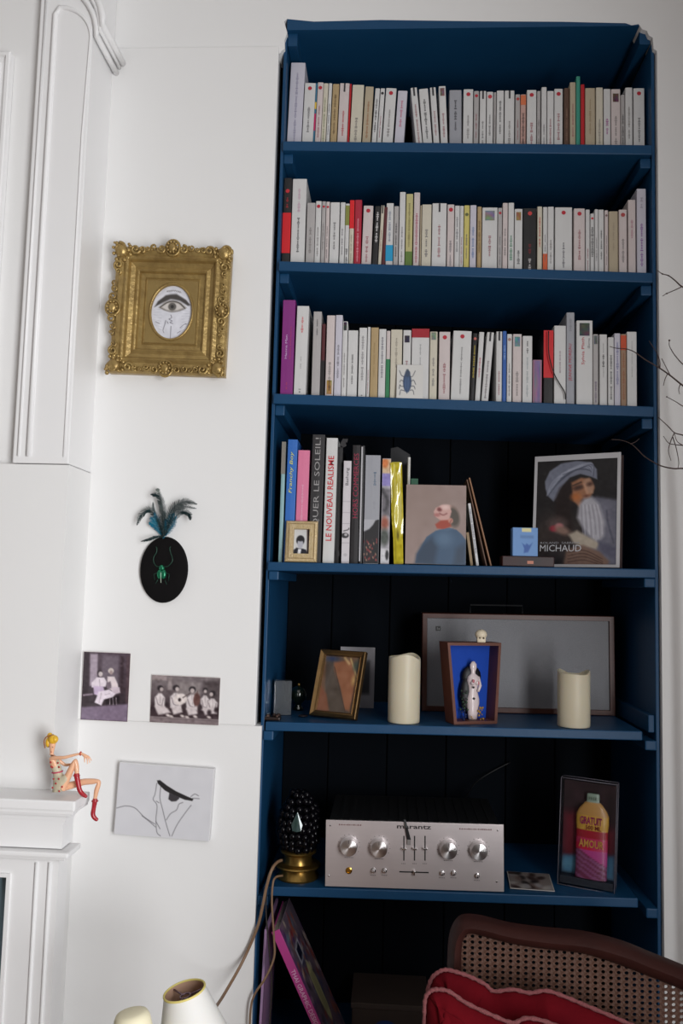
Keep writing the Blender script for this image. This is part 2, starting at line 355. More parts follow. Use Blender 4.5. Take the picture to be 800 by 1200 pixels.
def make_book(row, k, x0, x1, yt, code, q):
    rnd = random.Random(row*100+k); Y = YB[row]+q.get('dy', 0)+rnd.uniform(-.003, .003); xm = (x0+x1)/2
    X0 = P(x0, base_y(row, x0), Y).x; X1 = P(x1, base_y(row, x1), Y).x; lean = q.get('lean', 0)
    w = (X1-X0)*math.cos(math.radians(lean))-.0004; z0 = zs(row, (X0+X1)/2)
    h = (P(xm+(3 if xm < 450 else 0), yt, Y).z-z0)/math.cos(math.radians(lean)); dep = q.get('dep', .108 if h < .2 else min(.16, h*.64))
    cname, rgb = PAL[code] if code in PAL else code
    t = thing('book', '', 'book', (0, 0, 0), (0, math.radians(lean), 0), 'books on the '+ROWN[row])
    # pivot on the lower corner that touches the shelf
    if lean > 0: t.location = (X1, Y, z0+.0006); ox = -w
    else: t.location = (X0, Y, z0+.0006); ox = 0
    r = min(.0016, w*.2); cv = mat(rgb, .5, noise=.05, scale=26, name=cname+'_cover', coat=q.get('coat', .1))
    mb = MB(); th = .0007
    # jacket: rounded spine and two boards
    pts = [(ox, dep), (ox, r), (ox+r*.3, r*.3), (ox+r, 0), (ox+w/2, -.0004), (ox+w-r, 0), (ox+w-r*.3, r*.3), (ox+w, r), (ox+w, dep), (ox+w-th, dep), (ox+w-th, r+.0006), (ox+th, r+.0006), (ox+th, dep)]
    n = len(pts); vs = [(a, b, 0) for a, b in pts]+[(a, b, h) for a, b in pts]
    fs = [(i, (i+1) % n, (i+1) % n+n, i+n) for i in range(n)]
    cap = [(0, 1, 11, 12), (1, 2, 3, 11), (3, 4, 11), (4, 10, 11), (4, 5, 10), (5, 6, 7, 10), (7, 8, 9, 10)]
    fs += cap+[tuple(i+n for i in f) for f in cap]
    mb.add(vs, fs).build('cover', cv, t)
    MB().box(ox+th, ox+w-th, r+.001, dep-.001, .0012, h-.0012).build('page_block', PAGES, t)
    cx = ox+w/2; yp = -.0009
    for bc, f0, f1 in q.get('b', []):
        MB().box(ox-.0001, ox+w+.0001, -.0007, .0022, h*f0, h*f1).build('colour_band', mat(bc, .5, noise=.06, name='printed_band'), t)
    if q.get('d'): MB().disc(cx+q.get('dx', 0)*w, h*q.get('dz', .92), min(.0052, w*.33), yp).build('publisher_mark', mat(q['d'] if q['d'] != 1 else RED, .5, name='red_print'), t)
    if q.get('g'): MB().quad(cx-min(.0022, w*.2), cx+min(.0022, w*.2), h*.87, h*.998, yp).build('publisher_mark', mat((50, 48, 52), .5, name='dark_print'), t)
    if q.get('pic'):
        pc, f0, f1 = q['pic']; c2 = Cv(8, 10, pc, 1.3).noise(16, 3, k, True); art('picture', c2, w*.62, h*(f1-f0), t, cx-w*.31, h*f0, yp)
    tl = q.get('t', None)
    if tl is None and not q.get('x') and not q.get('plain'):
        a = rnd.uniform(.05, .3); c = rnd.choice([(96, 92, 94), (120, 114, 112), (150, 84, 92), (108, 104, 110)]); tl = [(c, a, a+rnd.uniform(.35, .5), .3)]
        if rnd.random() < .4: tl.append(((130, 120, 118), .02, .05, .4))
    for tc, f0, f1, fh in (tl or []):
        m = MB(); scribble(m, cx+q.get('tx', 0)*w, h*f0, h*f1, min(.0065, w*fh), yp, rnd, 2 if f1-f0 < .4 else 3); m.build('spine_print', mat(tc, .6, name='ink'), t, fix=False)
    for s, tc, f0, f1, fh, tx in q.get('x', []):
        text('spine_title', s, mat(tc, .55, name='ink'), t, h*(f1-f0), w*fh, cx+tx*w, h*(f0+f1)/2, yp-.0002, up=True, bold=q.get('bw', 0), shear=q.get('sh', 0))
    return dict(o=t, w=w, h=h, q=q, cname=cname, X0=X0, X1=X1, z0=z0)
def make_row(row, data, l_end, r_end):
    made = [make_book(row, k, d[0], d[1], d[2], d[3], d[4] if len(d) > 4 else {}) for k, d in enumerate(data)]
    lm = [i for i, b in enumerate(made) if 'n' in b['q']]; used = {}
    for i, b in enumerate(made):
        if 'n' in b['q']: b['o']['label'] = b['q'].get('lab', b['q']['n']+' on the '+ROWN[row]); continue
        lo = max([j for j in lm if j < i], default=None); hi = min([j for j in lm if j > i], default=None)
        if hi is None or (lo is not None and i-lo <= hi-i): a, c, dn = lo, hi, i-lo
        else: a, c, dn = hi, lo, hi-i
        sz = 'thick ' if b['w'] > .022 else ('slim ' if b['w'] < .0085 else '')
        nm = made[a]['q']['n'].split(' with ')[0]; other = (' towards the '+made[c]['q']['n'].split(' with ')[0]) if c is not None else ''
        other = other.replace(' book', ' one')
        f = feature(b['w'], b['q']).replace(' on its spine', '').replace(' and a small picture', '')
        pos = ('beside the ' if dn == 1 else ORD[dn]+' from the ')+nm+other
        lab = f"{sz}{b['cname']} paperback {f}, {pos}"
        if len(lab.split()) > 16: lab = f"{sz}{b['cname']} paperback, {pos}"
        b['o']['label'] = lab
    return made
K = (40, 38, 42)
R1 = [(335.6, 352.6, 74, 'l', dict(n='tall lilac-white book with red base stripe', lean=1.2, b=[((176, 40, 56), .012, .028)], t=[((140, 136, 160), .1, .9, .3)])),
      (353.2, 366, 97.8, 'w', dict(d=1, lean=1.2)), (366.2, 368.2, 98, ('multicoloured', (60, 120, 150)), dict(n='very slim cyan and magenta book', lean=1.2, plain=1, b=[((190, 30, 96), .3, .55), ((214, 180, 70), .62, .72)])),
      (368.4, 375.2, 97, 'p', dict(d=1, lean=1.2)), (375.4, 380.9, 98, 'c', dict(lean=1.2, t=[((130, 140, 96), .1, .8, .35)])), (381.4, 385.4, 98, 'w', dict(lean=1.2)), (386.2, 393.9, 98.8, 't', dict(lean=1.2, n='brown-lettered tan book', t=[((90, 66, 40), .25, .85, .3)], lab='tan paperback with brown lettering near the tall lilac-white book, top shelf')),
      (394.6, 406, 98, 'p', dict(lean=1.2, g=1, t=[(RED, .22, .6, .34)], f='with red title and dark tag')), (406.2, 408.4, 98.6, 'r', dict(lean=1.2, plain=1, n='very slim dark red book')),
      (408.9, 422.6, 100, 'c', dict(lean=1.6)), (423.6, 433.4, 102, 'e', dict(lean=2, t=[((150, 96, 60), .2, .8, .3)])), (434.6, 440.2, 104, 'w', dict(lean=2.6, bold=1, t=[(K, .3, .85, .4)])), (440.8, 446, 104, 'w', dict(lean=2.6, d=(40, 36, 40))),
      (447, 459.4, 104, 'w', dict(lean=2.8, d=1)), (461.2, 472.4, 107, 'l', dict(lean=2.9, n='pink-lettered lilac-white book', t=[((190, 90, 120), .4, .85, .34)])),
      (488.5, 496.2, 103.4, 'w', dict(lean=-6.4, g=1, n='left-leaning white book', lab='white paperback leaning left beside the open gap on the top shelf', t=[((140, 60, 70), .1, .75, .3)])), (496.6, 507.4, 104.8, 'w', dict(lean=-5.2, bold=1, t=[(K, .2, .85, .3)])), (508.8, 515.8, 103, 'w', dict(lean=-4.6, g=1)), (517, 525.2, 101.5, 'w', dict(lean=-3, pic=((110, 84, 88), .85, .97))),
      (526.6, 541, 106, 'a', dict(lean=-.8, bold=1, n='pale grey book with bold lettering', t=[(K, .35, .85, .26)])), (542.2, 553.8, 105, 'w', dict(d=1)), (554.6, 560.5, 107, 'g', dict(d=1)), (561.5, 569, 107, 'w', dict(g=1)), (569.7, 577.3, 108, 'w', dict(d=(190, 60, 70))),
      (578, 580.7, 108.5, 'g', {}), (581.4, 589.8, 106.5, 'w', dict(bold=1, t=[(K, .3, .85, .32)])), (590.8, 602.3, 106.5, 'w', dict(g=1)), (603.4, 609.2, 111, 'g', dict(d=(170, 60, 60))), (609.6, 615.8, 111, ('orange-topped', (188, 150, 140)), dict(b=[((206, 110, 70), .82, .985)], t=[(K, .05, .7, .5)], n='orange-topped book with dark lettering')),
      (616.9, 628.2, 105.8, 'w', dict(d=1)), (628.9, 633, 107, 'g', {}), (634.1, 640.2, 102.5, 'w', {}), (640.8, 648.6, 107, 'w', {}), (649.2, 659.2, 104.5, 'w', dict(d=1)), (660.6, 666.9, 103.5, 'n', dict(n='brown-spined book', t=[((140, 110, 90), .2, .7, .3)])),
      (667.5, 674.5, 96.8, 'e', {}), (674.9, 679.7, 89.8, 'G', dict(n='teal green book', plain=1, dy=-.004)), (680.1, 684.9, 99.3, 'r', dict(n='bright red book', plain=1, dy=-.003, b=[((205, 190, 185), .02, .07)])), (685.4, 697.2, 103.6, 'e', dict(n='wide beige book', t=[((150, 130, 100), .3, .85, .2)])),
      (698.2, 706.4, 103, 'c', {}), (707.2, 715.3, 104.6, 'w', dict(t=[((150, 60, 130), .3, .55, .4)], f='with purple title')), (716, 727, 104.8, 'p', dict(pic=((90, 66, 66), .8, .93), f='with a small dark portrait')), (727.4, 732.1, 111.5, 'g', dict(t=[(K, .1, .7, .5)])), (732.8, 741.2, 103, 'w', {}),
      (742.3, 755.4, 103.8, 'w', dict(d=1, n='white end book with red dot', lab='white paperback with red dot at the row end next to the niche side, top shelf'))]
R2 = [(329.6, 339.3, 209, 'k', dict(n='black and red book', dep=.14, d=(190, 40, 50), dz=.85, b=[((206, 26, 36), .14, .6)], t=[((170, 40, 50), .66, .78, .3)], plain=1)), (340, 356.6, 210, 'w', dict(n='tall grey-lettered white book', t=[(K, .16, .56, .22), ((190, 150, 170), .62, .9, .2)], lab='tall white book with grey title next to the black and red book')),
      (357.8, 367.6, 238, 'g', {}), (368.1, 374.8, 236, 'w', dict(d=1)), (375.3, 379.9, 236.4, 'g', dict(d=1)), (380.2, 384.6, 236.8, 'p', dict(d=1)), (385.3, 396.4, 237.5, 'w', {}), (397.3, 403, 237.5, 'w', {}), (403.3, 408, 239, 'w', dict(b=[((128, 132, 62), .66, .97)], n='olive-topped white book', t=[(K, .06, .32, .5)])),
      (408.4, 413.6, 235, 'c', dict(b=[((214, 22, 30), .58, 1.0)], n='red-topped cream book', t=[((150, 140, 120), .1, .5, .3)])), (414.2, 422.5, 234.6, 'm', dict(n='crimson book', t=[((226, 160, 170), .1, .75, .3)])), (422.9, 434.4, 241.5, 'p', dict(lean=1, d=1)), (435.4, 442, 242, 'k', dict(lean=2, n='black paperback with white title', bold=1, t=[((220, 216, 216), .42, .93, .45)])),
      (442.4, 446.2, 241, 'c', dict(lean=2, g=1)), (446.5, 450.6, 243, 'x', dict(lean=1.6, plain=1, n='slim maroon book')), (451.4, 459.9, 238.5, 'w', dict(b=[((30, 150, 196), .125, .365)], n='cyan-banded white book', t=[((120, 130, 150), .42, .9, .3)])), (460.4, 466.2, 242, 'g', dict(t=[(K, .2, .75, .35)])),
      (466.8, 473.7, 225.4, 'w', {}), (474.4, 482.6, 227.6, 'o', dict(n='tall olive book with green foot', b=[((92, 120, 52), 0.0, .24)], t=[((120, 110, 70), .3, .9, .3)])), (483.6, 490.8, 226, 'p', dict(bold=1, t=[((170, 70, 96), .1, .75, .5)], f='with large pink lettering')), (491.3, 493, 241, 'e', dict(plain=1)), (493.4, 504.6, 240, 'c', {}),
      (505.4, 522.4, 238.6, 'w', dict(g=1, n='thick dark-tagged white book')), (523.3, 531.4, 240, 'p', dict(d=1)), (532, 537.9, 241.4, 'w', dict(t=[((120, 118, 124), .3, .85, .4)])), (538.1, 542.5, 241.6, 'w', {}), (543, 549.3, 241, 'y', dict(n='pale yellow book', d=(96, 100, 60), dz=.86)), (550, 557.5, 240.8, 'l', dict(t=[((70, 110, 160), .2, .7, .35)], f='with blue title')), (558.6, 563.6, 242.5, 't', dict(n='slim tan book', t=[((110, 84, 50), .3, .8, .4)])),
      (564.3, 582.3, 243.6, 'w', dict(pic=((120, 120, 126), .8, .95), f='with a small grey emblem')), (582.8, 587.9, 244, 'g', dict(d=1)), (588.4, 594.4, 238.2, 'p', {}), (595, 601.8, 238, 'w', dict(t=[((60, 130, 96), .18, .55, .5)], f='with green title', n='green-lettered white book')), (602.5, 611.8, 245.2, 'w', dict(bold=1, pic=((150, 110, 70), .82, .95), t=[(K, .14, .36, .42)], f='with bold title and small picture')),
      (612.8, 628, 244.4, 'k', dict(n='thick black book', lab='thick black paperback with a red dot and faint red title, second shelf', d=(196, 60, 60), t=[((210, 204, 204), .06, .25, .2), ((120, 30, 40), .3, .48, .2)])), (629.2, 634.9, 242.4, 'c', dict(t=[((190, 60, 50), .4, .85, .35)], f='with red lettering')), (635.9, 641, 243, 'w', dict(b=[((206, 92, 50), .02, .3)], n='orange-footed slim book')),
      (641.5, 648.7, 242.6, 'w', {}), (650, 670.2, 243.4, 'w', dict(d=1, n='very thick white book with red dot', t=[((70, 66, 80), .1, .5, .14)])), (672.2, 685.3, 244.7, 'p', dict(d=1)), (686, 691, 246, 'w', {}), (691.7, 696.1, 250.6, 'w', dict(d=(200, 50, 60), t=[(K, .3, .78, .75)], f='with red top and dark band')), (696.7, 701, 245.6, 'w', {}), (701.3, 707.6, 246, 'w', dict(coat=1, t=[(K, .25, .7, .3)])), (708.5, 712.7, 246.8, 'p', dict(d=(120, 90, 90))),
      (713.3, 724.2, 248, 'e', dict(n='greige book with plain spine', t=[((160, 146, 128), .4, .85, .2)])), (725.3, 734.7, 246, 'p', dict(d=(170, 70, 70))), (736, 745, 234.6, 'p', dict(t=[((170, 110, 130), .5, .75, .3)])), (746.4, 757.4, 221.6, 'l', dict(n='tall purple-lettered white book', t=[((130, 70, 150), .12, .62, .42), ((150, 146, 160), .78, .92, .4)]))]
R3 = [(328, 342.8, 352, 'v', dict(n='tall purple book', dep=.15, x=[('Hanna Man', (206, 176, 216), .38, .63, .17, -.13), ('Noces intérieures', (176, 66, 110), .38, .72, .13, .2)], t=[((168, 60, 100), .06, .14, .2)])), (343.6, 357.8, 359, 'w', dict(lean=.6, dep=.15, n='tall red-lettered white book', t=[((206, 84, 90), .7, .9, .22), ((150, 148, 148), .3, .45, .1), (K, .03, .09, .2)])),
      (364.5, 374.3, 365.5, 'g', dict(n='grey-white book with rounded spine', t=[((70, 66, 68), .72, .92, .16)])), (375, 379.7, 380, 'x', dict(dy=.012, n='low maroon and black book', plain=1, b=[((26, 22, 24), 0.0, .5)])), (380.6, 390.2, 370, 'p', dict(pic=((150, 120, 70), .03, .2), f='with a small picture at its foot')), (390.9, 399.2, 369.6, 'l', {}), (399.5, 405.4, 377, 'w', dict(pic=((40, 40, 44), .88, .99), n='black-emblemed slim book')),
      (406, 417.8, 387.6, 'w', dict(bold=1, t=[(K, .2, .66, .2)])), (419.1, 428.3, 384.5, 'w', dict(t=[((120, 116, 118), .25, .9, .3), (K, .03, .08, .4)])), (428.9, 432.4, 383.6, 'w', {}), (432.9, 442, 384.2, 't', dict(n='wide tan book', lab='wide tan paperback on the third shelf', t=[((160, 134, 92), .3, .8, .2)])), (442.5, 451, 386, 'w', dict(t=[((100, 96, 110), .3, .9, .3)])), (451.4, 455.9, 388, 'p', dict(n='green-footed slim book', b=[((44, 120, 78), 0.0, .58)], plain=1)),
      (456.5, 470, 386.6, 'c', dict(t=[((140, 132, 120), .45, .9, .2)])), (471, 480.4, 387.2, 'w', dict(pic=((34, 34, 42), .82, .92), f='with a dark square')), (481.2, 501.8, 385.6, 'w', dict(n='red-banded thick white book', b=[((156, 24, 38), .875, 1.0)], t=[((140, 140, 142), .45, .8, .09)])), (502.6, 511.5, 389, 'c', dict(pic=((120, 130, 110), .88, .99), f='with a small green emblem')), (513.5, 526.6, 389.2, 'p', dict(d=1)),
      (527.6, 549.2, 388.4, 'w', dict(lean=1.6, d=1, n='thickest white book', lab='very thick white book with red dot and creased spine, third shelf', t=[((110, 108, 110), .1, .8, .1)])), (550, 555.3, 391, 'k', dict(lean=2.2, n='slim black book with yellow title', d=(190, 100, 90), t=[((190, 170, 60), .35, .85, .4)])), (556, 562, 389.6, 'w', dict(lean=3, t=[((180, 70, 90), .35, .65, .4)])), (563.5, 571.8, 390, 'w', dict(lean=4.2, g=1, n='right-leaning white book', lab='white paperback leaning right beside a narrow dark gap, third shelf', t=[((90, 80, 84), .05, .6, .3)])),
      (580.8, 587.8, 388.8, 'w', dict(g=1)), (588.3, 592.9, 388.4, 'b', dict(n='slim blue book', t=[((150, 180, 220), .6, .82, .4)])), (593.5, 599.3, 391.8, 'w', dict(d=(160, 120, 110))), (600.3, 610.8, 391.8, 'p', dict(pic=((100, 130, 140), .82, .96), f='with a small landscape')), (611.8, 623.3, 394, 'w', dict(bold=1, t=[(K, .74, .94, .22), ((150, 158, 160), .1, .7, .2)])), (623.9, 634.8, 422, ('multicoloured', (150, 110, 130)), dict(n='low multicoloured book', plain=1, pic=((120, 100, 140), .02, .98), dy=.004)),
      (636.6, 648, 387.5, 'k', dict(n='red and black notebook', plain=1, dep=.09, b=[((200, 24, 32), .36, 1.0)], lab='red notebook with black lower half and elastic ribbon, third shelf')), (649, 662.9, 382, 'w', dict(t=[((150, 130, 140), .4, .7, .14)], n='tall white book with red cover edge')), (663.4, 673, 366.6, 'a', dict(n='tall grey book', dep=.16, x=[('JEANNE MOREAU', (180, 44, 66), .26, .66, .46, 0)], t=[((130, 130, 136), .8, .95, .3)], lab='tall grey book lettered JEANNE MOREAU in red')),
      (675.2, 694.4, 376, 'w', dict(n='broad white book', pic=((60, 58, 62), .82, .97), x=[('Sylvia Plath', (186, 60, 72), .48, .8, .24, -.08), ('Œuvres', (90, 90, 96), .67, .79, .12, .26)], lab='broad white book lettered Sylvia Plath in red')), (694.9, 701, 392, 'g', dict(t=[((100, 80, 110), .05, .35, .4)], pic=((90, 88, 96), .86, .98), f='with small grey emblem')), (702.4, 711.4, 392.3, 'w', dict(t=[(K, .55, .75, .32), ((120, 120, 120), .4, .9, .12)], bold=1)), (712.5, 719.4, 395.6, 'w', dict(t=[(K, .1, .75, .34)], bold=1)), (719.9, 727, 391, 'l', dict(t=[((120, 120, 160), .3, .9, .4)])),
      (727.3, 734, 391.8, ('orange and brown', (150, 120, 96)), dict(n='orange and brown book', b=[((190, 72, 36), .78, .98)], t=[((150, 90, 60), .1, .75, .4)])), (734.7, 746.4, 389.2, 'w', dict(n='white end book with worn spine', lab='white paperback at the row end behind a twig tip, third shelf', t=[((150, 150, 150), .4, .9, .1)]))]
B1 = make_row(0, R1, '', ''); B2 = make_row(1, R2, '', ''); B3 = make_row(2, R3, '', '')
# elastic ribbon hanging from the red notebook
nb = [b for b in B3 if b['q'].get('n') == 'red and black notebook'][0]
L0 = nb['o'].location
pts = [P(x, y, .010)-L0 for x, y in ((642.5, 388), (642.5, 410), (645, 425), (650, 440), (657, 452), (661.5, 460), (662.3, 468))]
MB().tube(curve_pts(pts, 5), .0013, 6).build('ribbon', BLACK, nb['o'], smooth=True)

# ---- fourth shelf: large books
SOL = (126, 122, 122)
R4 = [(325.8, 330.6, 518, ('aqua and grey', (140, 176, 180)), dict(n='slim aqua book with grey top', plain=1, dep=.17, dy=.004, b=[((130, 126, 118), .73, 1.0)], lab='slim aqua and grey book at the end beside the niche wall')),
      (331.4, 343, 515.4, ('blue', (46, 104, 184)), dict(lean=.5, dep=.17, x=[('Franchy Boy', (214, 210, 90), .56, .9, .42, -.02)], sh=.2, n='blue book with yellow title', lab='bright blue book lettered Franchy Boy in yellow')),
      (344, 358, 528, ('pink', (216, 120, 154)), dict(lean=.5, dep=.17, t=[((226, 166, 190), .15, .7, .2)], n='pink book', lab='pink book with plain spine beside the bright blue book')),
      (360.5, 375.5, 509.6, ('black', (44, 42, 44)), dict(lean=.4, dep=.2, x=[('BRAQUER LE SOLEIL!', (150, 147, 147), .1, .975, .5, 0)], n='tall black book', lab='tall charcoal book lettered BRAQUER LE SOLEIL')),
      (377.3, 390.8, 513.6, 'w', dict(lean=.4, dep=.2, bw=.012, x=[('LE NOUVEAU REALISME', (196, 42, 54), .175, .855, .52, -.02)], n='white book', lab='white book lettered LE NOUVEAU REALISME in red')),
      (391.4, 398.4, 524, 'k', dict(n='black book', plain=1, dep=.18, dy=.02, lab='plain black book set back beside LE NOUVEAU REALISME book')),
      (399.6, 409, 540.4, ('white', (206, 200, 204)), dict(dep=.16, x=[('Bashung', (70, 66, 70), .76, .93, .5, .05)], n='low white book', lab='lower white book with small grey title and black ink drawing')),
      (409.8, 419.4, 522, ('black', (26, 22, 25)), dict(dep=.18, x=[('HORS COMMERCES', (150, 36, 68), .38, .93, .62, 0)], n='black maroon', lab='black book with condensed maroon title')),
      (419.8, 424.4, 522.6, ('black and white', (30, 29, 32)), dict(dep=.18, plain=1, n='bw', lab='slim black book with a white stripe along its spine')),
      (425.2, 443.4, 533.8, 'a', dict(dep=.19, t=[((90, 110, 130), .72, .86, .22), ((150, 150, 158), .5, .58, .16)], tx=.15, n='grey', lab='grey book with a dark floral picture on its lower spine')),
      (445.4, 455.8, 537.5, ('patterned', (150, 146, 156)), dict(dep=.17, plain=1, n='patterned', lab='book with orange, violet and grey patterned spine')),
      (461.3, 472.8, 542, ('yellow', (186, 172, 40)), dict(lean=-2.6, dep=.15, plain=1, coat=1, n='yellow', lab='glossy yellow book wrapped in creased plastic film')),
      (475.4, 478.8, 536, ('white', (196, 194, 190)), dict(dy=.05, dep=.15, plain=1, n='white', lab='narrow white book behind the painting-covered book'))]
B4 = make_row(3, R4, '', '')
def b4(n): return [b for b in B4 if b['q']['n'] == n][0]
b = b4('low white book'); h, w = b['h'], b['w']
c = Cv(16, 120, (206, 200, 204), 10.); 
for v in (.18, .33, .48, .74): c.line([(0, v), (1, v)], .06, (160, 154, 160), .08)
c.ell(.4, .64, .5, .36, (40, 38, 42), e=.1).ell(.5, .63, .22, .18, (180, 176, 180), e=.1).line([(.2, .58), (.8, .56), (.9, .54)], .12, (50, 48, 52), .08).ell(.5, .9, .25, .2, (180, 176, 180), e=.1)
art('spine_picture', c, w*.96, h*.72, b['o'], w*.02, h*.01, -.0008)
b = b4('bw'); MB().quad(b['w']*.1, b['w']*.48, b['h']*.02, b['h']*.99, -.0009).build('stripe', mat((186, 184, 188), .5, name='stripe'), b['o'])
b = b4('white book'); h, w = b['h'], b['w']; rr = random.Random(3)
m = MB(); m.add([(w*.45, -.001, h*.995), (w*.9, -.001, h*.995), (w*.86, -.001, h*.97), (w*.7, -.001, h*.965), (w*.8, -.001, h*.94), (w*.55, -.001, h*.925), (w*.3, -.001, h*.94), (w*.26, -.001, h*.88), (w*.18, -.001, h*.88), (w*.2, -.001, h*.95)], [tuple(range(10))])
m.add([(w*.3, -.001, h*.05), (w*.5, -.001, h*.06), (w*.45, -.001, h*.1), (w*.3, -.001, h*.09)], [(0, 1, 2, 3)]); m.build('spine_print', mat((40, 38, 40), .6, name='ink'), b['o'], fix=False)
b = b4('grey'); h, w = b['h'], b['w']
c = Cv(28, 44, (172, 172, 178), 1.7).poly([(0, .28), (.35, .22), (.6, .12), (.75, .02), (1, -.02), (1, 1.02), (0, 1.02)], (26, 24, 28), .05)
for k in range(46):
    r = random.Random(k); c.ell(r.random()*.9, .45+.5*r.random(), .05, .035, r.choice([(150, 60, 60), (170, 130, 110), (60, 40, 44), (110, 40, 44), (40, 40, 44)]), rot=r.random()*180, e=.04)
art('spine_picture', c, w*.98, h*.40, b['o'], w*.01, h*.005, -.0008)
b = b4('patterned'); h, w = b['h'], b['w']
c = Cv(14, 110, (170, 166, 174), 11.)
c.poly([(0, 0), (1, 0), (1, .14), (0, .14)], (206, 176, 140), .1).ell(.3, .04, .4, .5, (206, 116, 60), e=.3).poly([(0, .14), (1, .14), (1, .26), (0, .26)], (140, 130, 190), .1)
c.poly([(0, .27), (1, .30), (1, .55), (0, .55)], (110, 106, 112), .3).line([(0, .3), (.7, .4), (.4, .5)], .35, (60, 58, 62), .3).ell(.4, .62, .45, .7, (150, 80, 60), e=.4).ell(.4, .75, .5, .9, (70, 76, 70), e=.4).poly([(0, .86), (1, .86), (1, 1), (0, 1)], (206, 204, 208), .1).ell(.75, .92, .2, .5, (40, 40, 44), e=.1).noise(9, 5, 4)
art('spine_picture', c, w*.98, h*.99, b['o'], w*.01, h*.005, -.0008)
b = b4('yellow'); h, w = b['h'], b['w']       # crumpled film over the upper spine
def film(x, y, z):
    f = min(1, max(0, (z/h-.25)/.2)); s = math.sin(z*60+x*250)*.0010+math.sin(z*34-x*420)*.0012
    return (w/2+(x-w/2)*(1+.22*f), y-.0012-f*(.002+s), z)
c = Cv(18, 110, (190, 174, 36), 7.).noise(12, 5, 2).line([(.35, .02), (.4, .3), (.75, .45), (.5, .6)], .1, (226, 216, 140), .2).line([(.6, .1), (.8, .35), (.7, .6)], .08, (226, 218, 150), .15).line([(.1, .2), (.2, .5), (.2, .95)], .1, (150, 138, 30), .2).ell(.6, .5, .3, 1.1, (220, 210, 120), e=.6).ell(.5, .72, .1, .25, (90, 80, 24), e=.2)
art('plastic_film', c, w, h*.985, b['o'], 0, h*.005, -.0004, rough=.16, coat=1, fn=film)
# ================================================================ helpers for framed things
def ring(mb, W, H, prof, z0=0):
    """Mitred frame: profile of (inset, height); centred on x = 0, from z0 up, facing -Y."""
    vs = []; n = len(prof)
    for a, h in prof: vs += [(-W/2+a, -h, z0+a), (W/2-a, -h, z0+a), (W/2-a, -h, z0+H-a), (-W/2+a, -h, z0+H-a)]
    fs = [(i*4+k, i*4+(k+1) % 4, (i+1)*4+(k+1) % 4, (i+1)*4+k) for i in range(n-1) for k in range(4)]
    return mb.add(vs, fs)
def extent(x0, x1, zt, zb, Y):                # size and place on plane Y from the measured edges (px of left, right; points of top and bottom)
    a = P(*x0, Y); b = P(*x1, Y); t_ = P(*zt, Y); u_ = P(*zb, Y); return a.x, b.x, u_.z, t_.z
RV = Matrix.Rotation(PI/2, 4, 'X')            # lathe axis z -> -y
# ================================================================ things on the white wall
# ---- gilt picture frame
WY = -.0072
x0, x1, z0, z1 = extent((134, 366), (268, 366), (206, 295), (197, 441), WY); W, H = x1-x0, z1-z0
gf = thing('gilt_picture_frame', 'ornate gilded picture frame with an oval print of an eye', 'picture frame', ((x0+x1)/2, WY, z0), (math.radians(1.5), math.radians(1.4), 0))
ring(MB(), W, H, [(0, 0), (0, .018), (.004, .026), (.014, .032), (.024, .030), (.032, .034), (.036, .031), (.040, .022), (.050, .017), (.058, .020), (.061, .018), (.064, .011), (.074, .010), (.078, .013), (.081, .010)]).build('frame_moulding', GOLD, gf)
# plate with an oval opening
a, bq = W/2-.0795, H/2-.0795; orx, orz = .052, .068; n = 48; vs = []
ca = math.atan2(bq, a); angs = sorted([2*PI*k/n for k in range(n)]+[ca, PI-ca, PI+ca, 2*PI-ca]); n = len(angs)
for t_ in angs:
    c_, s_ = math.cos(t_), math.sin(t_); q = 1/max(abs(c_)/a, abs(s_)/bq)
    vs += [(c_*q, -.0105, H/2+s_*q), (orx*c_, -.0105, H/2+orz*s_), (orx*.97*c_, -.004, H/2+orz*.97*s_)]
fs = []
for k in range(n):
    k2 = (k+1) % n; fs += [(k*3, k2*3, k2*3+1, k*3+1), (k*3+1, k2*3+1, k2*3+2, k*3+2)]
MB().add(vs, fs).build('oval_plate', GOLDP, gf)
MB().tube([(orx*1.03*math.cos(2*PI*k/40), -.011, H/2+orz*1.03*math.sin(2*PI*k/40)) for k in range(41)], .0032, 8, caps=False).build('oval_rim', GOLD, gf, smooth=True)
c = Cv(72, 96, (214, 214, 222), 1.33).noise(5, 14, 3)
c.poly([(.06, .38), (.12, .26), (.3, .17), (.6, .15), (.86, .22), (.96, .30), (.9, .34), (.7, .27), (.45, .25), (.25, .31)], (66, 62, 60), .05)
c.poly([(.16, .40), (.3, .3), (.5, .27), (.72, .3), (.86, .39), (.7, .46), (.5, .49), (.3, .46)], (150, 144, 138), .05).poly([(.24, .40), (.36, .33), (.5, .31), (.66, .33), (.78, .40), (.64, .45), (.5, .46), (.36, .45)], (206, 200, 196), .03)
c.ell(.5, .39, .1, .1, (96, 92, 88), e=.03).ell(.5, .39, .04, .045, (40, 38, 38), e=.02).line([(.2, .40), (.36, .315), (.5, .29), (.68, .315), (.82, .41)], .025, (70, 66, 62), .02).line([(.2, .41), (.36, .47), (.5, .49), (.66, .47), (.8, .42)], .015, (110, 104, 100), .02)
for k in range(9): c.line([(.3+.05*k, .1+.01*math.sin(k)), (.32+.05*k, .08), (.34+.05*k, .1)], .012, (110, 106, 104), .015)
for p in ([(.48, .55), (.5, .6), (.44, .63), (.52, .66), (.47, .69), (.54, .71)], [(.36, .66), (.33, .75), (.28, .86), (.3, .9)], [(.5, .76), (.5, 1)], [(.1, .72), (.2, .74)], [(.75, .8), (.86, .74), (.9, .76)], [(.7, .9), (.78, .88)], [(.4, .68), (.42, .71)]): c.line(p, .014, (90, 86, 96), .015)
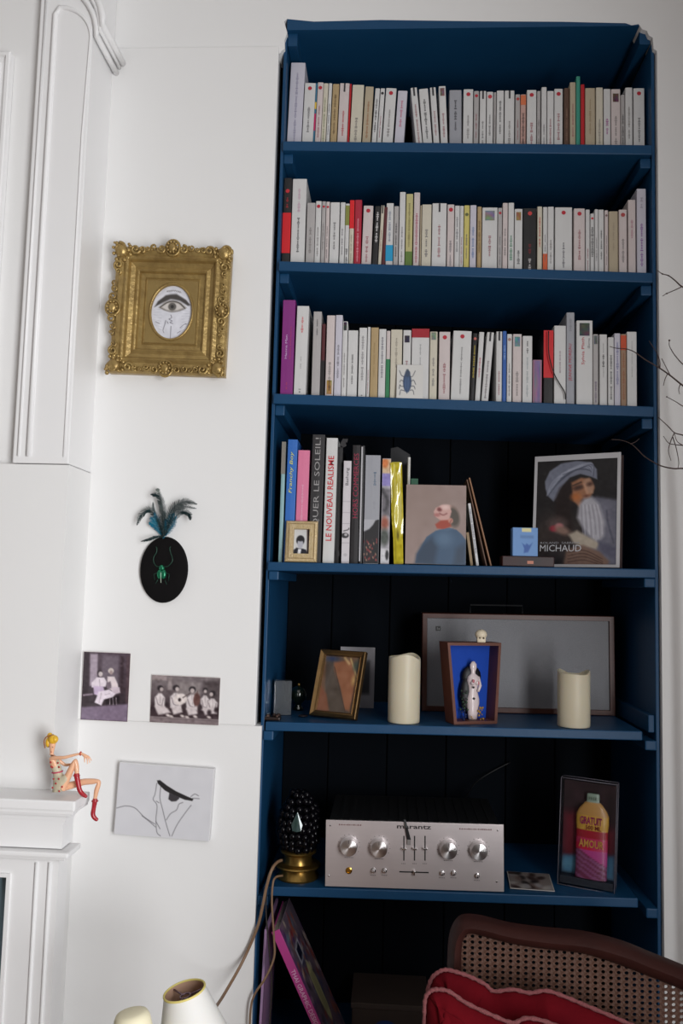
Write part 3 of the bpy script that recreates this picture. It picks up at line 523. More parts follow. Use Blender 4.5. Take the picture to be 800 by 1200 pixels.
for k in range(8): c.line([(.05, .45+.06*k), (.25, .44+.06*k)], .005, (170, 170, 182), .01); c.line([(.75, .45+.06*k), (.95, .46+.06*k)], .005, (170, 170, 182), .01)
def oval(x, y, z):
    u, v = x/orx, (z-H/2)/orz; s_ = math.sqrt(max(0, 1-v*v/2)); q = math.sqrt(max(0, 1-u*u/2)); return (u*s_*orx*.98, y, H/2+v*q*orz*.98)
art('oval_print', c, 2*orx, 2*orz, gf, -orx, H/2-orz, -.0055, rough=.4, coat=.5, fn=oval)
def scroll(mb, cx, cz, r, turns, a0, d=1, y=-.032, rad=.0036):
    pts = []; n = int(14*turns)
    for i in range(n+1):
        f = i/n; q = r*(1-.8*f); a = a0+d*2*PI*turns*f; pts.append((cx+q*math.cos(a), y-.006*f, cz+q*math.sin(a)))
    mb.tube(pts, [rad*(1-.45*i/n) for i in range(n+1)], 6)
rr = random.Random(5)
for sx in (-1, 1):
    for sz in (0, 1):
        m = MB(); cx = sx*(W/2-.016); cz = .016 if sz == 0 else H-.016; zd = 1 if sz else -1
        m.ball((cx, -.03, cz), .017, 10, (1, .7, 1)); scroll(m, cx+sx*.004, cz+zd*.006, .014, 1.6, rr.random()*6, sx, rad=.005)
        for k in range(7):
            a = math.atan2(-zd, -sx)+(k-3)*.42; m.ball((cx+.024*math.cos(a), -.031, cz+.024*math.sin(a)), .0052, 8, (1, .8, 1))
        for k in range(9): m.ball((cx+rr.uniform(-.02, .02), -.034, cz+rr.uniform(-.02, .02)), rr.uniform(.003, .006), 7)
        for q in (0, 1):
            bx, bz = (cx-sx*.036, cz+zd*.004) if q else (cx+sx*.004, cz-zd*.036); scroll(m, bx, bz, .012, 1.4, rr.random()*6, sx*zd, rad=.004); scroll(m, bx-sx*.016*q, bz-zd*.016*(1-q), .008, 1.2, rr.random()*6, -sx*zd, rad=.003)
        m.build('corner_ornament', GOLD, gf, smooth=True)
for q, (cx, cz, ax) in enumerate(((0, H-.006, 0), (0, .012, 0), (-W/2+.004, H/2, 1), (W/2-.014, H/2, 1))):
    m = MB(); m.ball((cx, -.034, cz), .012, 10, (1, .7, 1.15)); m.tube([(cx+.017*math.cos(2*PI*k/20), -.032, cz+.019*math.sin(2*PI*k/20)) for k in range(21)], .0036, 6, caps=False)
    for k in range(10): a = 2*PI*k/10; m.ball((cx+.012*math.cos(a), -.039, cz+.013*math.sin(a)), .0035, 7)
    for d in (-1, 1):
        for j, (o_, r_) in enumerate(((.027, .011), (.047, .008), (.062, .006))):
            px_, pz_ = (cx+d*o_, cz-.004+.004*(j % 2)) if not ax else (cx+.003*(j % 2), cz+d*o_); scroll(m, px_, pz_, r_, 1.4, rr.random()*6, d*(1 if j % 2 else -1), rad=.0036-.0006*j)
    m.build('edge_ornament', GOLD, gf, smooth=True)
m = MB()
for k in range(44):
    z = .02+(H-.04)*k/43; m.ball((W/2-.002, -.02, z), .0024, 6)
m.build('bead_row', GOLD, gf, smooth=True)['kind'] = 'stuff'
# ---- beetle plaque
x0, x1, z0, z1 = extent((165, 667), (220.5, 667), (192, 629), (193, 706.5), WY); W, H = x1-x0, z1-z0
pq = thing('beetle_plaque', 'black oval wall plaque with a green beetle and blue-black feathers', 'wall plaque', ((x0+x1)/2, WY, z0))
M_ = Matrix.Translation((0, 0, H/2)) @ RV @ Matrix.Diagonal((W/2, H/2, 1, 1))
MB().lathe([(1, 0), (1, .006), (.985, .009), (.95, .0105), (.5, .0112), (0, .0114)], 48, M_).build('oval_board', mat((13, 11, 12), .85, noise=.15, scale=40, name='black_velvet', spec=.15), pq, smooth=True, angle=50)
GREEN = mat((18, 96, 68), .25, .45, noise=.25, scale=60, name='green_beetle', rgb2=(30, 130, 92)); DG = mat((30, 66, 52), .35, .3, name='dark_green')
def L(px, py, y=-.013): v = P(px, py, WY)-pq.location; return Vector((v.x, y, v.z))
bt = MB().ball(L(188.6, 673), .0085, 12, (.8, .5, 1.35)).build('beetle_wing_case', GREEN, pq, smooth=True); MB().ball(L(193.2, 673), .0085, 12, (.8, .5, 1.35)).build('beetle_wing_case', GREEN, pq, smooth=True)
m = MB().ball(L(191, 666), .0085, 12, (.85, .5, .62)); m.ball(L(191, 664), .005, 10, (.9, .6, .8)); m.build('beetle_thorax', GREEN, pq, smooth=True)
MB().tube([L(190.8, 671, -.0183), L(190.6, 683, -.0165)], .0006, 5).build('wing_seam', mat((206, 226, 206), .4, name='pale'), pq)
m = MB()
for pts in ([(189, 664), (185.5, 664), (182, 659), (182, 653), (185, 648), (185.5, 643), (184.5, 641)], [(193, 664), (198, 664), (203, 659), (203.5, 654), (201.5, 648), (200.5, 643), (201.5, 641)]): m.tube(curve_pts([L(x, y, -.0135) for x, y in pts], 4), .0011, 6)
for pts in ([(187, 671), (182, 673), (183, 680)], [(195, 671), (200, 673), (199, 681)], [(187, 679), (184, 684)], [(195, 680), (197, 685)]): m.tube([L(x, y, -.0135) for x, y in pts], .0009, 5)
m.build('beetle_legs', DG, pq, smooth=True)
FD = mat((8, 14, 16), .5, noise=.4, scale=60, name='dark_feather', rgb2=(12, 48, 50), spec=.2); FB = mat((10, 74, 110), .6, noise=.3, scale=70, name='blue_feather', rgb2=(22, 120, 140), spec=.1); FG = mat((96, 104, 98), .6, noise=.2, name='grey_feather')
def feather(pts, wd, m, seed, yb=-.004):
    r = random.Random(seed); c_ = curve_pts([L(x, y, yb-.016*i/len(pts)) for i, (x, y) in enumerate(pts)], 7); n = len(c_); mb = MB(); mb.tube(c_, [.0007]*n, 5); 
    for i in range(n):
        f = i/(n-1); t_ = (c_[min(i+1, n-1)]-c_[max(i-1, 0)]).normalized(); nn = Vector((-t_.z, 0, t_.x)); ww = wd*(math.sin(PI*min(1, .12+f*.86))**.7)
        for d in (-1, 1):
            for j in range(2):
                ln = ww*(.75+.4*r.random()); tip = c_[i]+nn*d*ln+t_*ln*(.8+.3*r.random())+Vector((0, r.uniform(-.002, .002), 0)); s_ = t_*.0016
                mb.add([c_[i]-s_, c_[i]+s_, tip+s_*.2, tip-s_*.5], [(0, 1, 2, 3)])
    return mb.build('feather', m, pq, fix=False)
for i, (pts, wd, m) in enumerate([([(192, 628), (185, 616), (179, 607)], .010, FB), ([(192, 628), (187, 612), (183, 602)], .0065, FB), ([(192, 628), (182, 618), (177, 613)], .005, FB), ([(194, 628), (200, 614), (206, 603)], .010, FB), ([(195, 628), (204, 617), (209, 606)], .0065, FB), ([(193, 632), (195, 620), (196, 610)], .005, FB),
        ([(193, 628), (191, 600), (188, 578), (187, 574)], .006, FG), ([(192, 628), (186, 608), (177, 599), (168, 605), (164, 616)], .0085, FD), ([(190, 620), (183, 602), (182, 590)], .005, FD), ([(192, 629), (184, 630), (177, 633), (169, 635)], .004, FD), ([(194, 628), (199, 606), (208, 594), (221, 589), (233, 592)], .0095, FD),
        ([(195, 626), (203, 606), (215, 595), (232, 597)], .007, FD), ([(195, 627), (204, 611), (215, 601), (224, 604), (226, 610)], .008, FD), ([(193, 630), (193, 610), (193, 595), (189, 583), (181, 581)], .0095, FD), ([(193, 630), (195, 612), (196, 600)], .006, FD)]): feather(pts, wd, m, i, -.006-.0007*i)
# ---- canvas with ink legs
x0, x1, z0, z1 = extent((135, 936), (247, 940), (194, 897), (188, 982), -.018); W, H = x1-x0, z1-z0
cn = thing('small_canvas', 'small white canvas with line-drawn legs balancing a black tray', 'canvas', ((x0+x1)/2, -.0005, z0), (0, math.radians(1.9), 0))
MB().bevbox(-W/2, W/2, -.018, 0, 0, H, .002).build('stretched_canvas', mat((214, 213, 214), .8, noise=.02, bump=.2, bscale=300, name='canvas'), cn)
G_ = (206, 205, 209); c = Cv(150, 112, G_, .745).noise(2, 10, 1)
for p in ([(0, .64), (.1, .6), (.2, .62), (.3, .73), (.42, .82)], [(.28, .72), (.36, .79), (.43, .86)], [(.41, .25), (.40, .4), (.385, .48), (.43, .56), (.43, .75), (.45, .93), (.49, .98)], [(.455, .26), (.455, .45), (.49, .6), (.54, .8), (.59, .97)], [(.54, .75), (.58, .66), (.64, .6), (.66, .52), (.70, .49)], [(.61, .97), (.66, .8), (.74, .62), (.79, .52)], [(.42, .5), (.45, .52)], [(.78, .40), (.82, .36), (.86, .38)], [(.8, .42), (.87, .42)], [(.43, .78), (.48, .88)]): c.line(p, .007, (104, 102, 106), .008)
c.poly([(.41, .21), (.44, .20), (.52, .27), (.62, .34), (.74, .40), (.81, .43), (.80, .46), (.72, .45), (.6, .40), (.5, .34), (.42, .25)], (26, 22, 24), .008).poly([(.55, .37), (.66, .42), (.66, .44), (.63, .48), (.58, .49), (.545, .46)], (52, 48, 52), .01)
art('drawing', c, W*.985, H*.98, cn, -W*.4925, H*.01, -.0186, rough=.8)
# ---- two old postcards
def postcard(cv, corners, label, tilt):
    (a, b, cc, d) = corners; Y = WY-.0015; l, r, t_, bt_ = P((a[0]+d[0])/2, (a[1]+d[1])/2, Y), P((b[0]+cc[0])/2, (b[1]+cc[1])/2, Y), P((a[0]+b[0])/2, (a[1]+b[1])/2, Y), P((cc[0]+d[0])/2, (cc[1]+d[1])/2, Y)
    W, H = r.x-l.x, t_.z-bt_.z; t = thing('postcard', label, 'postcard', ((l.x+r.x)/2, WY-.0004, bt_.z), (math.radians(2.0), math.radians(tilt), 0), 'old photographs on the wall')
    MB().box(-W/2-.0006, W/2+.0006, -.0008, 0, -.0006, H+.0006).build('card', mat((226, 216, 212), .7, name='card'), t); art('photograph', cv, W, H, t, -W/2, 0, -.0012, rough=.35)
def fig(c, x, y, s, col=(216, 206, 206), hair=(46, 40, 44), lean=0):         # seated figure in a pale dress
    c.ell(x, y-.01, s*.36, s*.34, hair, e=.02).ell(x+lean*.2, y+.015, s*.22, s*.25, (196, 182, 180), e=.02)
    c.poly([(x-s*.18, y+.10), (x+s*.18, y+.10), (x+s*.62, y+.19), (x+s*.6, y+.42), (x-s*.55, y+.42), (x-s*.62, y+.19)], col, .025)
    c.line([(x-s*.45, y+.2), (x-s*.2, y+.33), (x+s*.15, y+.36)], .012, (140, 126, 130), .015).line([(x+s*.45, y+.2), (x+s*.3, y+.36)], .012, (140, 126, 130), .015).line([(x, y+.12), (x+.01, y+.3)], .008, (170, 156, 158), .012)
c = Cv(70, 104, (64, 54, 62), 1.48).grad((84, 70, 80), (58, 48, 54), .05, .7)
c.poly([(.0, 0), (.12, 0), (.14, .8), (.0, .8)], (52, 40, 46), .05).poly([(.14, .03), (.3, .03), (.32, .5), (.16, .5)], (160, 146, 158), .04).poly([(.4, .04), (.76, .04), (.76, .5), (.4, .5)], (112, 100, 110), .06).poly([(.8, .04), (.86, .04), (.88, .6), (.82, .6)], (60, 46, 52), .04).poly([(.92, .04), (1, .04), (1, .8), (.94, .7)], (84, 66, 72), .04).poly([(0, .82), (1, .74), (1, 1), (0, 1)], (126, 110, 130), .05)
c.ell(.36, .30, .055, .06, (60, 50, 56), e=.02).ell(.38, .32, .045, .055, (196, 184, 184), e=.02).poly([(.3, .37), (.46, .37), (.52, .43), (.5, .5), (.3, .52), (.2, .52), (.2, .45)], (224, 212, 220), .025).poly([(.24, .50), (.45, .50), (.5, .6), (.36, .64), (.26, .62)], (198, 178, 204), .03).line([(.36, .4), (.38, .5)], .012, (170, 156, 166), .015)
c.ell(.6, .265, .06, .06, (206, 194, 188), e=.02).ell(.605, .29, .035, .045, (170, 150, 148), e=.02).poly([(.53, .35), (.68, .35), (.76, .46), (.78, .54), (.66, .56), (.54, .52)], (222, 208, 210), .025).poly([(.52, .44), (.6, .42), (.64, .52), (.54, .54)], (120, 106, 116), .03).poly([(.62, .5), (.8, .5), (.82, .58), (.66, .62)], (206, 190, 200), .03)
c.poly([(.36, .58), (.58, .54), (.72, .60), (.66, .66), (.48, .69), (.43, .78), (.28, .74), (.32, .66)], (228, 216, 226), .025).line([(.42, .6), (.38, .74)], .012, (180, 166, 176), .02).line([(.5, .62), (.6, .6)], .012, (176, 160, 172), .02).line([(.04, .64), (.22, .62)], .035, (150, 134, 146), .03).poly([(.5, .69), (.8, .62), (.82, .74), (.54, .76)], (34, 26, 32), .03)
for x in (.6, .67, .74): c.line([(x, .66), (x+.01, .76)], .012, (170, 156, 164), .012)
c.noise(6, 22, 2); postcard(c, [(99, 763.5), (153, 765.5), (149, 846), (94, 843)], 'portrait-format old photograph of two women in white dresses', .6)
c = Cv(96, 68, (120, 110, 112), .71).grad((124, 114, 116), (70, 58, 62), .0, .7)
c.poly([(0, 0), (.22, 0), (.22, .1), (0, .1)], (150, 136, 136), .03).poly([(.24, .03), (.3, .03), (.3, .3), (.24, .3)], (146, 134, 134), .03).poly([(.36, .12), (.72, .12), (.72, .4), (.36, .4)], (140, 130, 130), .05).poly([(.76, .08), (1, .05), (1, .5), (.78, .5)], (84, 74, 76), .05).poly([(0, .6), (1, .6), (1, .88), (0, .88)], (64, 50, 54), .05)
for x, y, s_, l in ((.13, .28, .12, .1), (.36, .26, .13, .1), (.60, .28, .14, 0), (.79, .28, .10, 0), (.90, .34, .12, -.1)): fig(c, x, y, s_, lean=l)
c.ell(.43, .49, .10, .085, (226, 214, 210), rot=-24, e=.02).ell(.42, .50, .022, .026, (56, 46, 48), e=.015).line([(.47, .45), (.57, .35)], .016, (96, 84, 84), .015).ell(.67, .48, .05, .1, (96, 64, 60), e=.02).line([(.67, .45), (.675, .3)], .012, (90, 66, 62), .012)
for pts in ([(.05, .66), (.22, .64), (.3, .78), (.12, .84)], [(.3, .66), (.45, .62), (.47, .76), (.34, .82)], [(.52, .66), (.66, .64), (.7, .78), (.56, .82)], [(.76, .66), (.9, .62), (.93, .74), (.8, .8)]): c.poly(pts, (206, 194, 194), .03)
for x, y in ((.26, .84), (.31, .86), (.47, .84), (.54, .86), (.66, .84), (.86, .84)): c.ell(x, y, .03, .018, (214, 202, 198), rot=20, e=.02)
for x, y in ((.24, .62), (.49, .64), (.73, .64), (.86, .74), (.04, .72), (.72, .80), (.96, .68)): c.ell(x, y, .03, .04, (54, 42, 46), e=.03)
c.poly([(0, .88), (1, .88), (1, .9), (0, .9)], (170, 156, 156), .02).poly([(0, .91), (1, .91), (1, 1), (0, 1)], (130, 116, 118), .02).noise(9, 30, 5); postcard(c, [(178, 791), (258, 794), (255.5, 849.5), (175.5, 846.5)], 'landscape-format old photograph of a group of women musicians', .7)
# ================================================================ figurine on the mantelpiece
FY = -.20
fg = thing('pin_up_figurine', 'small painted figurine of a blonde woman in red boots seated on the mantel edge', 'figurine', P(66, 931, FY))
def FJ(px, py, dy=0): v = P(px, py, FY)-fg.location; v.y += dy; return v
def skin(name, chains, m, sub=2, root=0):
    """chains: lists of (point, radius); equal points are shared, so the limbs grow out of one surface."""
    vs, rs, es, idx = [], [], [], {}
    for ch in chains:
        prev = None
        for p, r in ch:
            k = tuple(round(q, 5) for q in p)
            if k not in idx: idx[k] = len(vs); vs.append(p); rs.append(r)
            if prev is not None: es.append((prev, idx[k]))
            prev = idx[k]
    me = bpy.data.meshes.new(name); me.from_pydata([tuple(v) for v in vs], es, []); o = bpy.data.objects.new(name, me); COL.objects.link(o)
    sk = o.modifiers.new('skin', 'SKIN'); sk.use_smooth_shade = True
    for i, r in enumerate(rs):
        d = me.skin_vertices[0].data[i]; d.radius = (r, r) if not hasattr(r, '__len__') else r; d.use_root = (i == root)
    o.modifiers.new('smooth', 'SUBSURF').levels = sub; o.modifiers['smooth'].render_levels = sub; me.materials.append(m); o.parent = fg; return o
pel = FJ(68, 923); wst = FJ(67.5, 906); chs = FJ(63.5, 893); nck = FJ(60.5, 884); hd = FJ(61, 878); hd2 = FJ(61.5, 868)
shr, shl = FJ(62, 887, -.012), FJ(60, 887.5, .013)
chains = [[(pel, .013), (wst, .0088), (chs, .0105), (nck, .0040), (hd, .0055), (FJ(61.2, 874), .0076), (hd2, .0086), (FJ(61, 863), .0058)],
          [(chs, .0105), (shr, .0045), (FJ(79, 886, -.016), .0036), (FJ(91, 883, -.012), .0027), (FJ(97, 882, -.01), .0026), (FJ(102, 884, -.01), .0032), (FJ(104.5, 888, -.012), .0014), (FJ(105, 894, -.013), .001)],
          [(FJ(102, 884, -.01), .0032), (FJ(105.5, 887, -.009), .0014), (FJ(107, 893, -.009), .001)], [(FJ(102, 884, -.01), .0032), (FJ(106, 886.5, -.006), .0013), (FJ(108.2, 891, -.005), .001)], [(FJ(102, 884, -.01), .0032), (FJ(101.5, 889, -.013), .0012), (FJ(102, 892, -.014), .001)],
          [(chs, .0105), (shl, .0045), (FJ(72, 899, .02), .0036), (FJ(82, 897, .012), .0028), (FJ(83.5, 906, .002), .0026), (FJ(83.5, 911, -.002), .0018)],
          [(pel, .013), (FJ(75, 922, -.008), .0092), (FJ(90, 889, -.006), .0062), (FJ(91, 900, -.006), .0058), (FJ(91.5, 912, -.006), .004)],
          [(pel, .013), (FJ(76, 923, .010), .0090), (FJ(96, 917.5, .012), .0075), (FJ(114.5, 917, .012), .0058), (FJ(111, 928, .010), .0056), (FJ(109, 940, .010), .0038)]]
skin('body', chains, mat((232, 178, 142), .4, noise=.03, name='painted_skin', coat=.3))
DR = mat((206, 196, 170), .5, noise=.1, scale=90, name='floral_dress', rgb2=(186, 176, 150))
dress = skin('dress', [[(FJ(62.8, 890), .0108), (FJ(64.2, 895), .0120), (FJ(67, 903), .0100), (FJ(67.8, 908), .0102), (FJ(68.5, 918), .0145), (FJ(69, 926), .0138)], [(FJ(68.5, 918), .0145), (FJ(78, 914, -.008), .0100), (FJ(82, 906, -.008), .0085)], [(FJ(68.5, 918), .0145), (FJ(76, 924, .006), .0105)]], DR)
m = MB()
for x, y, dy in ((62, 892, -.0125), (64, 898, -.012), (70, 893, -.010), (71, 898, -.009), (66, 911, -.0155), (69, 916, -.017), (72, 911, -.015), (65, 921, -.016), (73, 925, -.017), (76, 920, -.016), (62.5, 897, -.012)): m.ball(FJ(x, y, dy), .0022, 7, (1, .5, 1))
m.build('flower_print', mat((176, 40, 44), .5, name='red'), dress, smooth=True)
MB().tube([FJ(67.2, 904.5)+Vector((.0105*math.cos(2*PI*k/16), .0105*math.sin(2*PI*k/16), .0015*math.cos(2*PI*k/16))) for k in range(17)], .0016, 6, caps=False).build('belt', mat((190, 70, 96), .5, name='pink'), fg, smooth=True)
RB = mat((166, 28, 40), .35, noise=.1, scale=80, name='red_boot', coat=.4)
for ch in ([(FJ(90.8, 904, -.006), .0062), (FJ(91, 908, -.006), .0066), (FJ(92.5, 916, -.006), .0056), (FJ(94.5, 926, -.006), .0056), (FJ(98, 930, -.006), .0052), (FJ(103.5, 933.5, -.006), .0035)], [(FJ(109.6, 936, .010), .0058), (FJ(109.2, 940, .010), .0060), (FJ(108, 948, .010), .0050), (FJ(106.5, 956, .010), .0056), (FJ(108.5, 960, .010), .0052), (FJ(113, 963, .010), .0036)]):
    bo = skin('boot', [ch], RB); a = ch[1][0]; MB().tube([a+Vector((.0062*math.cos(2*PI*k/16), .0062*math.sin(2*PI*k/16), 0)) for k in range(17)], .0014, 6, caps=False).build('cuff', RB, bo, smooth=True)
HR = mat((226, 178, 50), .35, noise=.15, scale=120, stretch=(1, 1, .2), name='blonde_hair')
m = MB(); m.ball(FJ(62.5, 866.5, -.001), .0108, 14, (1, 1.0, .92)); m.ball(FJ(56.5, 870, .001), .0075, 12, (.85, 1.1, 1.5)); m.ball(FJ(65.5, 866, -.004), .0075, 12, (.9, 1, 1)); m.ball(FJ(58, 862, .002), .006, 10); hair = m.build('hair', HR, fg, smooth=True)
MB().tube(curve_pts([FJ(54, 876, -.006), FJ(53.5, 868, -.008), FJ(56, 863, -.009), FJ(60, 861.5, -.007), FJ(63, 861, 0)], 4), .0013, 6).build('hair_band', mat((150, 90, 30), .5, name='brown'), hair, smooth=True)
m = MB(); m.ball(FJ(58.8, 874.5, -.0078), .0012, 6, (1.2, .5, .7)); m.ball(FJ(63.5, 875, -.0078), .0012, 6, (1.2, .5, .7)); m.build('eyes', mat((70, 60, 90), .4, name='eye'), fg, smooth=True)
MB().ball(FJ(61.5, 880.5, -.0066), .0014, 6, (1.3, .5, .6)).build('mouth', mat((190, 50, 60), .4, name='lips'), fg, smooth=True)
MB().tube([FJ(96.5, 882, -.01)+Vector((0, .0036*math.cos(2*PI*k/14), .0036*math.sin(2*PI*k/14))) for k in range(15)], .0013, 6, caps=False).build('bracelet', mat((196, 60, 40), .4, name='bracelet'), fg, smooth=True)
# ================================================================ fourth shelf: the other things
def onshelf(k, px, Y): 
    x = P(px, base_y(min(k, 3), px) if k < 4 else {4: 850, 5: 1045, 6: 1200}[k], Y).x; return Vector((x, Y, zs(k, x)+.0005))
def box_frame(name, label, W, H, loc, rotv, prof, m, cv, inset, depth, back=(60, 50, 40), coat=.6, rec=.004, glass=False):
    t = thing(name, label, 'picture frame', loc, rotv); ring(MB(), W, H, prof).build('frame', m, t)
    MB().box(-W/2+.001, W/2-.001, -rec+.0005, .0, .001, H-.001).build('backing', mat(back, .7, name='backing'), t)
    art('photograph', cv, W-2*inset, H-2*inset, t, -(W-2*inset)/2, inset, -rec, coat=coat, rough=.35); return t
# small gilt frame with a portrait
a, b = P(333, 656, -.0), P(371, 657, 0.0); W = b.x-a.x-.001; H = P(350, 611, .012).z-zs(3, a.x)
c = Cv(26, 34, (206, 206, 206), 1.35).ell(.42, .44, .27, .27, (26, 26, 32), e=.06).ell(.42, .58, .18, .26, (176, 176, 186), e=.05).ell(.42, .38, .22, .14, (26, 26, 32), e=.05).poly([(.0, .84), (.2, .74), (.36, .78), (.6, .78), (.8, .82), (.95, 1), (0, 1)], (26, 28, 40), .05).poly([(.3, .8), (.5, .8), (.46, 1), (.26, 1)], (226, 226, 230), .04).poly([(.82, 0), (1, 0), (1, 1), (.88, 1)], (60, 40, 36), .1)
GS = mat((206, 184, 152), .4, .3, noise=.2, scale=120, bump=.4, bscale=300, name='glitter_gilt', rgb2=(168, 144, 88))
t = box_frame('small_photo_frame', 'small gilt photo frame holding a black and white portrait', W, H, ((a.x+b.x)/2, .010, zs(3, a.x)+.0006), (math.radians(-7), 0, 0), [(0, 0), (0, .010), (.002, .012), (.0065, .013), (.007, .010), (.0085, .010), (.009, .013), (.0195, .013), (.0202, .004), (.0206, .003)], GS, c, .0198, .013)
# art book with painted man
a, b = P(474.5, 662, .0), P(546, 664, .0); W = b.x-a.x; H = P(510, 569, .02).z-zs(3, a.x)
c = Cv(84, 112, (150, 130, 124), 1.33).noise(5, 9, 1).ell(.2, .2, .5, .5, (142, 122, 114), e=.5, op=.6)
c.poly([(.17, .99), (.19, .88), (.26, .78), (.35, .66), (.5, .58), (.68, .545), (.84, .56), (.93, .62), (1.01, .7), (1.01, 1.01)], (58, 84, 112), .02).poly([(.17, .99), (.19, .88), (.28, .76), (.45, .66), (.54, .78), (.48, 1)], (38, 54, 74), .09, op=.8).poly([(.84, .8), (1, .72), (1, 1), (.8, 1)], (42, 58, 78), .1, op=.8).ell(.64, .68, .14, .12, (88, 114, 140), e=.14, op=.7)
c.ell(.70, .37, .17, .16, (190, 150, 140), e=.03).ell(.79, .40, .10, .17, (78, 70, 62), rot=-12, e=.05).poly([(.46, .34), (.50, .29), (.6, .25), (.72, .26), (.76, .33), (.72, .45), (.62, .46), (.5, .41)], (200, 158, 150), .02).ell(.56, .31, .04, .035, (120, 60, 60), e=.03).ell(.52, .38, .05, .03, (170, 110, 106), e=.03).line([(.56, .36), (.62, .38), (.68, .36)], .02, (140, 86, 84), .02)
c.poly([(.49, .50), (.58, .45), (.72, .44), (.76, .52), (.64, .56), (.52, .55)], (160, 66, 48), .03).ell(.745, .45, .04, .045, (196, 140, 124), e=.02).line([(.73, .48), (.76, .44)], .015, (130, 70, 66), .015).ell(.66, .28, .07, .04, (220, 188, 182), e=.05).poly([(.55, .57), (.72, .54), (.8, .55), (.7, .58)], (74, 98, 124), .01)
t = thing('art_book', 'book with a painted cover of a bald man in blue seen from behind', 'book', ((a.x+b.x)/2, .012, zs(3, b.x)+.0016), (math.radians(-4), 0, 0))
MB().bevbox(-W/2, W/2, 0, .011, 0, H, .0008).build('cover', mat((142, 124, 118), .6, name='taupe_cover'), t); MB().box(-W/2+.001, W/2+.0003, .0015, .0095, .001, H-.002).build('page_block', PAGES, t); art('cover_picture', c, W, H, t, -W/2, 0, -.0006, rough=.45)
# thin things leaning behind it
def leaner(name, label, cat, base_px, top_px, Y, th, dep, m, g=None):
    A, B = P(*base_px, Y), P(*top_px, Y); A.z = zs(3, A.x)+.0008; d = B-A; ang = math.atan2(d.x, d.z); t = thing(name, label, cat, A, (0, ang, 0), g)
    MB().bevbox(0, th, 0, dep, 0, d.length, .0006).build('board', m, t); return t
t = leaner('wooden_panel', 'thin brown wooden panel leaning beside the painted-cover book, outermost of a pair', 'panel', (574.4, 666), (549, 560), .034, .0036, .1, mat((140, 98, 66), .5, noise=.2, scale=20, stretch=(1, 1, .1), name='brown_wood'))
leaner('wooden_panel', 'thin dark brown panel leaning just inside the lighter brown one', 'panel', (569.2, 666), (546.4, 562), .038, .003, .1, mat((96, 66, 46), .5, noise=.2, scale=20, name='dark_wood'))
t = leaner('booklet', 'narrow white booklet leaning between the painted-cover book and brown panels', 'booklet', (558, 666), (548.2, 590), .03, .0062, .09, mat((206, 206, 208), .5, noise=.06, scale=40, name='white_cover'))
m = MB(); scribble(m, .003, .03, .14, .004, -.0004, random.Random(9), 3); m.build('spine_print', mat((110, 112, 124), .6, name='ink'), t, fix=False)
leaner('booklet', 'low beige booklet leaning behind the painted-cover book', 'booklet', (551, 666), (546, 624), .032, .0066, .08, mat((150, 128, 98), .6, noise=.1, name='beige_cover'))
# big photograph book
A, B = P(622.5, 664, .125), P(725.5, 666, .03); ang = math.atan2(B.y-A.y, B.x-A.x); W = math.hypot(B.x-A.x, B.y-A.y); z0 = zs(3, A.x)+.0006; H = P(721, 530, .045).z-z0
mb_ = thing('photography_book', 'large book with a cover photograph of a bearded man in a turban', 'book', (A.x, A.y, z0+.0034), (math.radians(-5), 0, ang))
MB().bevbox(0, W, 0, .003, 0, H, .0006).build('front_cover', mat((196, 194, 196), .4, name='pale_cover'), mb_); MB().bevbox(0, W, .031, .034, 0, H, .0006).build('back_cover', mat((60, 44, 44), .5, name='dark_cover'), mb_)
MB().bevbox(-.0005, .003, .0005, .0335, 0, H, .001).build('spine', mat((190, 188, 190), .4, name='pale_cover'), mb_); MB().box(.003, W-.003, .003, .031, .003, H-.003).build('page_block', mat((96, 76, 72), .8, name='dark_pages'), mb_)
c = Cv(112, 150, (30, 28, 30), 1.36)
c.ell(.25, .75, .35, .3, (54, 46, 44), e=.3)
c.poly([(.55, .42), (.75, .36), (1.01, .40), (1.01, 1.01), (.5, 1.01), (.6, .7)], (104, 104, 118), .05).poly([(.8, .42), (.9, .42), (.95, .75), (.9, .8)], (126, 126, 140), .08, op=.7).line([(.88, .5), (.9, .62), (.97, .8)], .02, (84, 84, 98), .02)
c.poly([(.10, .20), (.16, .10), (.3, .03), (.5, .01), (.68, .03), (.75, .10), (.76, .2), (.68, .17), (.55, .14), (.42, .17), (.33, .25), (.26, .36), (.22, .40), (.14, .34), (.11, .27)], (122, 126, 142), .02)
for k in range(7): c.line([(.13+.03*k, .34-.035*k), (.22+.05*k, .19-.022*k), (.45+.04*k, .09-.008*k), (.7, .08+.012*k)], .012, (160, 164, 180), .015, op=.8); c.line([(.15+.03*k, .35-.035*k), (.25+.05*k, .2-.02*k), (.46+.04*k, .105-.008*k), (.71, .1+.012*k)], .008, (76, 80, 96), .012, op=.8)
c.poly([(.24, .38), (.3, .27), (.42, .19), (.5, .2), (.44, .45), (.46, .66), (.36, .72), (.26, .6)], (34, 24, 24), .06)
c.poly([(.44, .22), (.56, .175), (.68, .19), (.73, .28), (.69, .35), (.66, .40), (.56, .47), (.47, .40)], (160, 112, 84), .03).poly([(.58, .2), (.66, .18), (.72, .26), (.71, .33), (.64, .33)], (176, 138, 114), .03).ell(.5, .36, .06, .05, (184, 112, 66), e=.06).ell(.53, .27, .07, .03, (64, 42, 36), rot=-15, e=.04).ell(.67, .24, .04, .025, (84, 56, 48), rot=-15, e=.04).line([(.60, .24), (.64, .33), (.62, .37)], .03, (196, 150, 122), .03).line([(.46, .25), (.56, .22)], .016, (50, 36, 32), .02).ell(.62, .40, .045, .03, (46, 28, 26), e=.04).ell(.63, .355, .035, .02, (120, 76, 60), e=.03)
